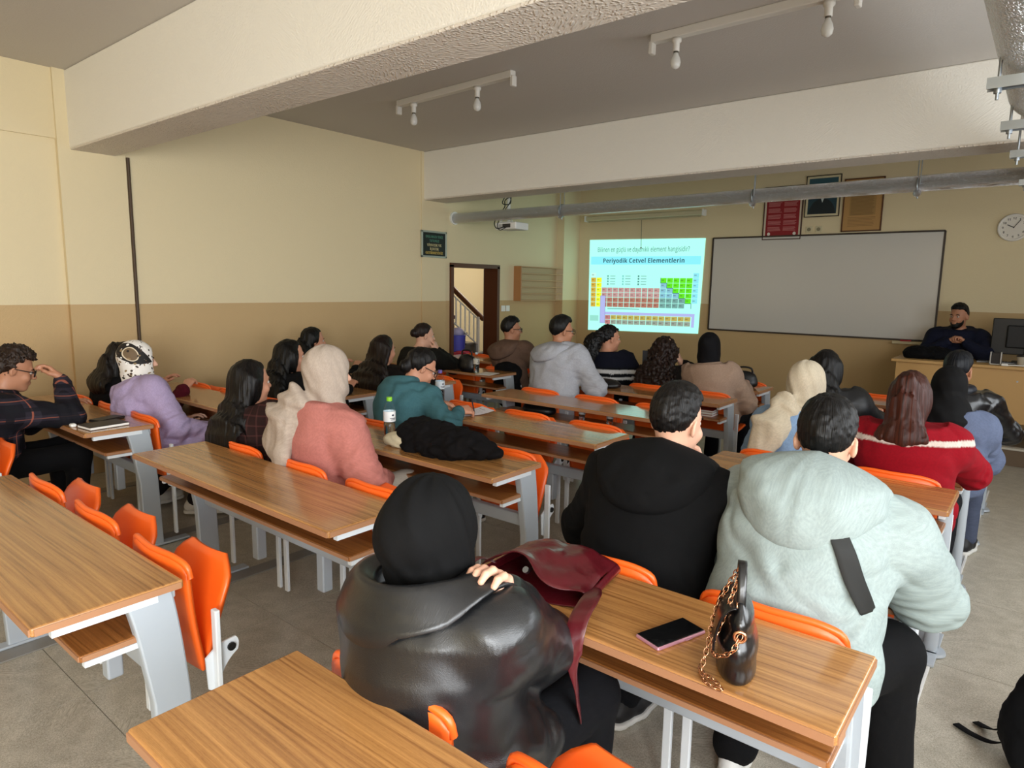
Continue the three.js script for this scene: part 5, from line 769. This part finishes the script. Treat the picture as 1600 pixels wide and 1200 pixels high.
// ---------------------------------------------------------------- teacher's desk
{
  const d = thing('front_desk', 'pale wooden teacher desk with a panelled front on the platform', 'desk', [-0.39, 0.167, -7.9]);
  part('desktop', box(1.66, 0.028, 0.62, 0, 0.722, 0, 0.005), M.pale, d); part('front_panel', box(1.58, 0.5, 0.018, 0, 0.455, 0.26, 0.002), M.pale, d); for (const e of [-1, 1]) part('side_panel', box(0.02, 0.7, 0.54, e * 0.78, 0.355, 0, 0.002), M.pale, d);
  for (const e of [-0.72, 0.2]) part('fixing', rod([e, 0.6, 0.268], [e, 0.6, 0.272], 0.008), M.steel, d);
  const Y = 0.167 + 0.736;
  const m = thing('computer_monitor', 'black computer monitor on the teacher desk', 'monitor', [-0.15, Y, -8.12], Math.PI); part('panel', box(0.6, 0.35, 0.03, 0, 0.25, 0, 0.008), M.black, m); part('back_cover', box(0.36, 0.22, 0.04, 0, 0.25, -0.03, 0.015), mat('#141416', 0.6), m); part('stand', [box(0.06, 0.16, 0.025, 0, 0.1, -0.03, 0.004), box(0.24, 0.014, 0.17, 0, 0.007, -0.02, 0.006)], M.black, m);
  const c = thing('coat_heap', 'black coat heaped on the left end of the teacher desk', 'coat', [-0.98, Y, -7.86]), s = sdf(0.06); s.ell([0, 0.045, 0], [0.17, 0.06, 0.12]).ell([0.13, 0.05, -0.03], [0.12, 0.065, 0.11]).ell([-0.08, 0.06, 0.02], [0.09, 0.06, 0.08]).cut((x, y) => y, 0.004).warp(crumple(0.014, 31)); part('cloth', s.mesh(0.009), M.blackCloth, c);
  const h = thing('pen_holder', 'silver pen holder on the teacher desk in front of the monitor', 'pen holder', [-0.375, Y, -7.72]); part('cup', [box(0.012, 0.12, 0.07, -0.04, 0.06, 0, 0.003), box(0.012, 0.12, 0.07, 0.04, 0.06, 0, 0.003), box(0.09, 0.012, 0.07, 0, 0.006, 0, 0.003), box(0.08, 0.11, 0.006, 0, 0.055, -0.03)], mat('#a9a9a6', 0.35, { metalness: 0.7 }), h); part('insert', box(0.066, 0.1, 0.05, 0, 0.062, 0, 0.003), mat('#26201d', 0.6), h);
  const k = thing('keyboard', 'slim grey keyboard lying behind the pen holder', 'keyboard', [-0.36, Y, -7.9]); part('tray', box(0.34, 0.014, 0.12, 0, 0.007, 0, 0.004), mat('#8f9092', 0.5), k); part('keys', [0, 1, 2, 3].flatMap((r) => Array.from({ length: 14 }, (_, i) => box(0.019, 0.006, 0.02, -0.152 + i * 0.0234, 0.016, -0.042 + r * 0.027, 0.002))), mat('#3b3b3e', 0.5), k);
  const g = thing('paper_cup', 'small pale cup at the right end of the teacher desk', 'cup', [-0.18, Y, -7.74]); part('cup_wall', lathe([[0.001, 0], [0.03, 0], [0.04, 0.085], [0.042, 0.085], [0.042, 0.088], [0.037, 0.087], [0.028, 0.004], [0.001, 0.004]]), mat('#b9b09d', 0.5), g); part('lid', lathe([[0.043, 0.086], [0.043, 0.094], [0.03, 0.1], [0.001, 0.1]]), mat('#2a2724', 0.4), g);
  const w = thing('white_cable', 'white cable and small adapter on the teacher desk edge', 'cable', [-0.2, Y, -7.63]); part('cord', tube([[-0.09, 0.006, 0], [-0.02, 0.012, 0.01], [0.06, 0.012, 0.005], [0.16, 0.01, 0.0]], 0.005, 30), M.white, w); part('adapter', box(0.05, 0.022, 0.03, -0.1, 0.011, 0, 0.006), M.white, w);
  const ch = thing('office_chair', 'black office chair with a chrome base behind the teacher desk', 'chair', [-0.74, 0.167, -8.42]); part('seat', box(0.46, 0.07, 0.44, 0, 0.42, 0, 0.03), M.blackCloth, ch); part('backrest', box(0.44, 0.4, 0.05, 0, 0.66, -0.22, 0.025), M.blackCloth, ch); part('gas_lift', rod([0, 0.1, 0], [0, 0.4, 0], 0.025), M.steel, ch); for (let i = 0; i < 5; i++) { const a = i * 1.2566; const l = part('leg', rod([0, 0.1, 0], [Math.cos(a) * 0.26, 0.06, Math.sin(a) * 0.26], 0.018, 0.012), M.steel, ch); part('caster', moved(new THREE.SphereGeometry(0.026, 14, 10), Math.cos(a) * 0.26, 0.027, Math.sin(a) * 0.26), M.black, l); }
  const pc = thing('desk_cables', 'dark tangle of cables and a power strip under the teacher desk', 'cables', [-0.3, 0.167, -8.0]); part('power_strip', box(0.3, 0.035, 0.05, -0.02, 0.018, 0, 0.006), mat('#b9b4aa', 0.5), pc); part('cords', [tube([[-0.1, 0.04, 0], [-0.16, 0.1, 0.05], [-0.05, 0.06, 0.1], [0.1, 0.02, 0.06], [0.2, 0.3, -0.05]], 0.007, 40), tube([[0.08, 0.04, 0], [0.14, 0.14, 0.04], [0.02, 0.03, 0.12], [-0.15, 0.02, 0.08]], 0.006, 40)], M.black, pc);
}
// ---------------------------------------------------------------- things lying on the desks
function waterBottle(label, pos, cap, h, r, tint) {
  const b = thing('water_bottle', label, 'bottle', pos), pr = [[0.001, 0.002], [r * 0.7, 0], [r * 0.96, 0.008]]; for (let i = 0; i <= 10; i++) pr.push([r * (i % 2 ? 0.94 : 1), 0.012 + i * h * 0.04]);
  pr.push([r, h * 0.5], [r, h * 0.68], [r * 0.85, h * 0.78], [r * 0.42, h * 0.88], [r * 0.4, h * 0.92]);
  part('shell', lathe(pr, 28), M.bottle, b); part('water', lathe([[0.001, 0.006], [r * 0.9, 0.008], [r * 0.9, h * 0.42], [0.001, h * 0.42]], 24), M.water, b);
  part('cap', lathe([[0.001, h], [r * 0.44, h], [r * 0.47, h * 0.99], [r * 0.47, h * 0.915], [r * 0.43, h * 0.91]], 20), mat(cap, 0.4), b);
  part('label_wrap', new THREE.CylinderGeometry(r * 1.012, r * 1.012, h * 0.23, 28, 1, true).translate(0, h * 0.57, 0), mat('#ffffff', 0.5, { side: THREE.DoubleSide, map: canvasMap(256, 96, (g) => { g.fillStyle = tint; g.fillRect(0, 0, 256, 96); g.fillStyle = '#2c2a3c'; for (const x of [60, 190]) { g.beginPath(); g.arc(x, 34, 9, 0, 7); g.fill(); g.fillRect(x - 22, 60, 44, 7); g.fillRect(x - 16, 74, 32, 5); } }) }), b);
}
waterBottle('clear water bottle with a bright green cap beside the black jacket', [-2.66, TOP, -2.27], '#86c92f', 0.235, 0.032, '#e9e7e4');
waterBottle('clear water bottle with a purple cap in front of the teal sweater', [-3.25, TOP, -3.23], '#6a58a0', 0.24, 0.033, '#cfd6da');
waterBottle('small bottle with a pale blue top beside the small black handbag', [-4.175, TOP, -4.63], '#a9bcc4', 0.2, 0.03, '#c9c2b4');
{
  const p = thing('crumpled_jacket', 'crumpled black jacket lying on the long desk', 'jacket', [-2.29, TOP, -2.3]), s = sdf(0.05);
  s.ell([-0.13, 0.058, 0.0], [0.17, 0.088, 0.12]).ell([0.06, 0.055, -0.02], [0.19, 0.075, 0.115]).ell([0.2, 0.03, -0.05], [0.13, 0.035, 0.07]).ell([0.02, 0.03, 0.08], [0.2, 0.045, 0.06]).cut((x, y) => y, 0.004).warp(crumple(0.016, 41)); part('cloth', s.mesh(0.007), mat('#0f0d0e', 0.92, { specularIntensity: 0.3, bumpMap: clothBump, bumpScale: 0.0006 }), p);
  const t = thing('cream_pouch', 'cream fabric pouch with a cord poking out from the black jacket', 'pouch', [-2.52, TOP, -2.23], 0.3), q = sdf(0.03); q.ell([0, 0.032, 0], [0.1, 0.042, 0.06]).ell([0.05, 0.04, -0.01], [0.07, 0.045, 0.055]).cut((x, y) => y, 0.003).warp(crumple(0.007, 43)); part('pouch_body', q.mesh(0.006), fabric('#e0d2ae'), t); part('cord', tube([[-0.05, 0.06, -0.02], [-0.02, 0.085, -0.04], [0.04, 0.1, -0.05], [0.1, 0.11, -0.06]], 0.004, 24), M.white, t);
  const page = canvasMap(256, 360, (g, w, h) => { g.fillStyle = '#e9e4ea'; g.fillRect(0, 0, w, h); g.fillStyle = '#6a6678'; g.fillRect(40, 50, 120, 6); for (let i = 0; i < 9; i++) { g.fillStyle = 'rgba(110,105,125,.5)'; g.fillRect(30, 90 + i * 24, 150 + (i * 37) % 50, 3); } });
  const n = thing('paper_sheet', 'white sheet of paper under the writing hand of the teal sweater', 'paper', [-2.86, TOP, -3.14], -0.35); const sg = sheet((u, v) => [(u - 0.5) * 0.17, 0.004 + 0.05 * Math.pow(Math.max(0, v - 0.45), 1.6), -(v - 0.5) * 0.23], 8, 10, 0.001); const su = sg.attributes.uv; for (let i = 0; i < su.count; i++) { const k = i % 99; su.setXY(i, (k % 9) / 8, Math.floor(k / 9) / 10); } part('page', sg, mat('#ffffff', 0.7, { map: page }), n);
  const pen = thing('pen', 'thin dark pen held over the paper by the teal sweater', 'pen', [-2.8, TOP + 0.05, -3.06]); part('barrel', rod([0, -0.03, -0.03], [0.03, 0.07, 0.03], 0.004), mat('#2a2c38', 0.4), pen); part('tip', rod([-0.006, -0.045, -0.04], [0, -0.03, -0.03], 0.001, 0.004), M.steel, pen);
}
{ // maroon bag lying on its back, mouth toward the viewer
  const b = thing('shoulder_bag', 'glossy maroon leather shoulder bag lying on the desk, strap hanging over the edge', 'handbag', [-1.03, TOP, -1.46], 0.1), m = mat('#571019', 0.32, { clearcoat: 0.6, clearcoatRoughness: 0.18, bumpMap: leatherBump, bumpScale: 0.0015 });
  const wv = (u, v) => 0.004 * noise2(u * 2.2, v * 2) + 0.0015 * noise2(u * 6 + 3, v * 5);
  part('upper_side', sheet((u, v) => [(u - 0.5) * (0.29 + 0.03 * v), 0.018 + 0.06 * Math.sin(Math.PI * clamp(u * 0.92 + 0.04, 0, 1)) ** 0.5 * (0.75 + 0.25 * v) + wv(u, v) * 1.5 + 0.022 * Math.sin(u * 6.3) * v * v, -0.13 + v * 0.235 - 0.03 * v * Math.sin(u * 3.14 * 2) * 0.6 + 0.012 * Math.sin(u * 12) * v], 26, 18, 0.004), m, b);
  part('lower_side', sheet((u, v) => [(u - 0.5) * (0.29 + 0.03 * v), 0.006 + 0.005 * Math.sin(u * 7) * v, -0.13 + v * 0.245 + 0.02 * Math.sin(u * 3.14) * v], 20, 12, 0.004), m, b);
  for (const e of [-1, 1]) part('gusset', sheet((u, v) => [e * (0.145 + 0.015 * v) + e * 0.012 * Math.sin(u * 3.14), 0.006 + u * 0.03 * (1 - 0.2 * v), -0.13 + v * 0.24], 8, 10, 0.004), m, b);
  part('lining', sheet((u, v) => [(u - 0.5) * 0.26, 0.018 + 0.035 * Math.sin(3.14 * u) * (1 - v) + 0.002, -0.1 + v * 0.03], 12, 6, 0.004), M.black, b);
  part('back_seam', tube([[-0.14, 0.03, -0.13], [0, 0.05, -0.134], [0.14, 0.03, -0.13]], 0.008, 20), m, b);
  part('clasp', rod([-0.02, 0.052, 0.09], [-0.02, 0.06, 0.1], 0.009), M.steel, b);
  const ribbon = (pts, w0, name) => { const c = new THREE.CatmullRomCurve3(pts.map((p) => V(...p))); part(name, sheet((u, v) => { const p = c.getPoint(u), t = c.getTangent(u), s = V(t.z, 0.25, -t.x).normalize(); return p.addScaledVector(s, (v - 0.5) * w0 * (0.8 + 0.4 * Math.sin(u * 3.1))).toArray(); }, 40, 4, 0.004), m, b); };
  ribbon([[0.15, 0.03, 0.05], [0.185, 0.05, 0.1], [0.2, 0.055, 0.155], [0.205, 0.03, 0.22], [0.215, -0.05, 0.25], [0.225, -0.14, 0.25], [0.232, -0.19, 0.245]], 0.045, 'strap');
  ribbon([[-0.15, 0.03, 0.05], [-0.19, 0.045, 0.08], [-0.205, 0.03, 0.13], [-0.195, 0.008, 0.17], [-0.17, 0.006, 0.2]], 0.03, 'strap');
}
{
  const p = thing('smartphone', 'smartphone with a pink edge lying face up on the desk', 'phone', [-0.629, TOP, -1.398], -0.33); part('case', box(0.076, 0.01, 0.158, 0, 0.005, 0, 0.005), mat('#c08a98', 0.35, { metalness: 0.4 }), p); part('display', box(0.07, 0.002, 0.152, 0, 0.0102, 0, 0.001), mat('#060607', 0.06, { clearcoat: 1, clearcoatRoughness: 0.03 }), p); part('side_button', box(0.002, 0.004, 0.02, 0.0385, 0.005, -0.02), mat('#a87684', 0.4), p);
}
{ // small black bag with a gold chain
  const b = thing('chain_bag', 'small black leather handbag with a gold chain standing on the desk', 'handbag', [-0.462, TOP, -1.372], -1.2), lm = mat('#0e0e10', 0.3, { clearcoat: 0.5, clearcoatRoughness: 0.25, bumpMap: leatherBump, bumpScale: 0.001 }), s = sdf(0.02);
  s.band([[0.002, 0.085, 0.042], [0.06, 0.083, 0.038], [0.12, 0.074, 0.026], [0.155, 0.064, 0.012]].map(([y, w, d]) => ({ p: V(0, y + 0.012, 0), r: V(1, 0, 0), f: V(0, 0, 1), w, d })), 0.02); s.cut((x, y) => y, 0.003); part('bag_body', s.mesh(0.0045, { pad: 0.01 }), lm, b);
  part('flap', sheet((u, v) => { const a = v * 1.5; return [(u - 0.5) * 0.135 * (1 + 0.1 * v), 0.168 - 0.1 * v * v - 0.004, 0.008 + 0.042 * Math.sin(a) + 0.004 * Math.sin(u * 3.14)]; }, 14, 12, 0.004), lm, b);
  part('handle', sheet((u, v) => { const a = u * Math.PI; return [Math.cos(a) * 0.05, 0.165 + Math.sin(a) * 0.075, (v - 0.5) * 0.018]; }, 24, 3, 0.006), lm, b);
  for (const e of [-1, 1]) { part('handle_ring', moved(new THREE.TorusGeometry(0.009, 0.0018, 8, 20), e * 0.05, 0.163, 0.008), M.gold, b); part('eyelet', moved(new THREE.TorusGeometry(0.011, 0.0035, 8, 24), e * 0.088, 0.115, 0.0, Math.PI / 2), M.gold, b); }
  const curve = new THREE.CatmullRomCurve3([[0.09, 0.115, 0.0], [0.1, 0.085, 0.015], [0.085, 0.065, 0.045], [0.06, 0.07, 0.052], [0.045, 0.14, 0.03], [0.03, 0.2, 0.012], [0.0, 0.236, 0.0], [-0.02, 0.19, 0.02], [0.0, 0.12, 0.05], [0.03, 0.05, 0.062], [0.06, 0.012, 0.07], [0.095, 0.006, 0.06], [0.11, 0.006, 0.03], [0.085, 0.008, 0.045], [0.055, 0.007, 0.075], [0.03, 0.01, 0.07]].map((p) => V(...p))), links = [], n = 62;
  for (let i = 0; i < n; i++) { const p = curve.getPointAt(i / n), t = curve.getTangentAt(i / n), g = new THREE.TorusGeometry(0.0062, 0.0013, 6, 14); g.scale(1.35, 0.8, 1); g.rotateX(i % 2 ? 0.2 : 1.6); g.applyQuaternion(new THREE.Quaternion().setFromUnitVectors(V(1, 0, 0), t)); g.translate(p.x, p.y, p.z); links.push(g); } part('gold_chain', links, M.gold, b, 'gold link chain');
}
function softBag(label, pos, turn, w, h, d, seed, handle) {
  const b = thing('black_handbag', label, 'handbag', pos, turn), s = sdf(0.03); s.ell([0, h * 0.45, 0], [w / 2, h * 0.55, d / 2]).ell([0, h * 0.25, 0], [w * 0.5, h * 0.3, d * 0.5]).ell([0, h * 0.75, 0], [w * 0.42, h * 0.3, d * 0.32]).cut((x, y) => y, 0.003).warp(folds(0.008, seed)); part('bag_body', s.mesh(0.008), mat('#0f0f11', 0.4, { bumpMap: leatherBump, bumpScale: 0.001 }), b);
  part('zip', tube([[-w * 0.36, h * 0.98, 0.004], [0, h * 1.01, 0.006], [w * 0.36, h * 0.98, 0.004]], 0.004, 20), M.steel, b);
  if (handle) part('handle', tube([[-w * 0.3, h * 0.85, 0], [-w * 0.24, h * 1.25, 0.01], [w * 0.24, h * 1.25, 0.01], [w * 0.3, h * 0.85, 0]], 0.008, 30), M.black, b);
}
softBag('small boxy black handbag with a raised handle on the desk before the doorway', [-4.32, TOP, -4.66], 0.1, 0.2, 0.16, 0.1, 51, true);
softBag('black handbag at the right end of the front middle desk', [-1.99, TOP, -5.62], 0.2, 0.22, 0.13, 0.12, 52, true);
softBag('black rucksack lying on the desk right of the light grey hoodie', [-2.86, TOP, rowZ(5) + 0.22], 0.1, 0.3, 0.065, 0.2, 53, false);
softBag('black bag pushed onto the shelf under the glossy desk', [-2.95, 0.612, rowZ(4) + 0.15], 0, 0.28, 0.08, 0.16, 54, false);
{
  const n = thing('notebook', 'closed dark notebook with white page edges near the desk corner', 'notebook', [-4.1, TOP, -1.41], 0.1); part('cover', [box(0.15, 0.003, 0.21, 0, 0.0165, 0, 0.001), box(0.15, 0.003, 0.21, 0, 0.0015, 0, 0.001)], mat('#241d1c', 0.5), n); part('pages', box(0.146, 0.012, 0.205, 0.001, 0.009, 0), mat('#f0eee8', 0.8), n);
  const p = thing('black_case', 'flat black case lying behind the notebook on the wall side desk', 'case', [-4.27, TOP, -1.49], 0.35); part('case_body', box(0.09, 0.016, 0.17, 0, 0.008, 0, 0.006), M.black, p); part('zip', box(0.092, 0.002, 0.172, 0, 0.008, 0, 0.001), mat('#3a3a3c', 0.5), p);
  const k = thing('snack_packet', 'yellow and white snack packet by the elbow of the checked jacket', 'packet', [-4.42, TOP, -1.36], 0.5); part('foil', sheet((u, v) => [(u - 0.5) * 0.12, 0.01 + 0.07 * v * (1 - 0.4 * v) + 0.006 * noise2(u * 6, v * 6), (v - 0.5) * 0.09 + 0.01 * Math.sin(u * 9)], 12, 10, 0.004), mat('#f2ead2', 0.3), k); part('yellow_print', sheet((u, v) => [(u - 0.5) * 0.11, 0.016 + 0.05 * v + 0.004, (v - 0.5) * 0.06 + 0.028], 8, 6, 0.002), mat('#e8c233', 0.35), k);
  const e = thing('earphone_case', 'tiny white earphone case at the desk corner beside the notebook', 'case', [-4.2, TOP, -1.29]); part('shell', box(0.04, 0.02, 0.03, 0, 0.01, 0, 0.009), M.white, e);
  const w = thing('paper_sheet', 'white sheet of paper beside the small bottle near the doorway', 'paper', [-4.08, TOP, -4.68], 0.2); part('page', box(0.15, 0.002, 0.2, 0, 0.001, 0), M.white, w);
  const bk = [['#b23a2e', 0], ['#d9d4c8', 0.018], ['#a8372c', 0.034]]; bk.forEach(([c, y], i) => { const o = thing('textbook', ['red book at the bottom of the small stack under the middle block desk', 'white book in the middle of the small stack under the middle block desk', 'red book on top of the small stack under the middle block desk'][i], 'book', [-2.0, 0.61 + y, rowZ(5) + 0.15], 0.05 * i); part('cover', [box(0.18, 0.002, 0.13, 0, 0.001, 0), box(0.18, 0.002, 0.13, 0, 0.015, 0), box(0.002, 0.016, 0.13, -0.09, 0.008, 0)], mat(c, 0.5), o); part('pages', box(0.174, 0.012, 0.126, 0.002, 0.008, 0), M.white, o); });
  waterBottle('clear bottle lying low on the shelf under the glossy desk, left one', [-2.55, 0.612, rowZ(4) + 0.17], '#d9dde0', 0.11, 0.024, '#cfd3d6'); waterBottle('clear bottle low on the shelf under the glossy desk, right one', [-2.32, 0.612, rowZ(4) + 0.17], '#d9dde0', 0.11, 0.024, '#cfd3d6');
}
{
  const c = thing('hanging_coat', 'black coat draped over the seat back behind the brown hoodie', 'coat', [-4.12, 0, rowZ(5) - 0.06]), s = sdf(0.05); s.ell([0, 0.72, 0.0], [0.17, 0.1, 0.07]).ell([0.02, 0.56, 0.03], [0.17, 0.2, 0.06]).ell([0.08, 0.42, -0.03], [0.1, 0.18, 0.07]).warp(crumple(0.014, 61)); part('cloth', s.mesh(0.01), M.blackCloth, c);
  const d = thing('folder', 'dark navy folder standing open in front of the striped sweater', 'folder', [-2.83, TOP, rowZ(6) + 0.2], 0.3); part('cover', [moved(box(0.22, 0.25, 0.004, 0, 0.125, 0), 0, 0, 0, 0.25, -0.15), moved(box(0.22, 0.25, 0.004, 0, 0.125, 0), 0.08, 0, -0.08, -0.5, -0.1)], mat('#0f1220', 0.5), d);
  const b = thing('backpack', 'black backpack with loose straps on the aisle floor at lower right', 'backpack', [0.17, 0, -2.62]), q = sdf(0.05); q.ell([0, 0.16, 0], [0.17, 0.2, 0.13]).ell([0.02, 0.28, 0], [0.14, 0.16, 0.11]).ell([0, 0.1, 0.08], [0.13, 0.11, 0.08]).cut((x, y) => y, 0.003).warp(crumple(0.008, 62)); part('bag_body', q.mesh(0.01), M.blackCloth, b);
  const strap = (pts) => { const cc = new THREE.CatmullRomCurve3(pts.map((p) => V(...p))); part('strap', sheet((u, v) => { const p = cc.getPoint(u), t = cc.getTangent(u); return p.addScaledVector(V(t.z, 0, -t.x).normalize(), (v - 0.5) * 0.026).toArray(); }, 24, 2, 0.004), M.blackCloth, b); };
  strap([[-0.13, 0.08, -0.02], [-0.18, 0.03, -0.06], [-0.24, 0.012, -0.1], [-0.29, 0.006, -0.14]]); strap([[-0.14, 0.09, -0.08], [-0.18, 0.04, -0.13], [-0.2, 0.015, -0.17], [-0.235, 0.006, -0.2]]);
  part('carry_handle', tube([[-0.05, 0.41, 0], [-0.03, 0.46, 0], [0.05, 0.46, 0], [0.07, 0.41, 0]], 0.01, 20), M.blackCloth, b);
}
scene.traverse((o) => { if (o.isMesh) { o.castShadow = true; o.receiveShadow = true; } if (o.isLight && 'castShadow' in o && !o.isRectAreaLight) o.castShadow = true; });
renderer.render(scene, camera);
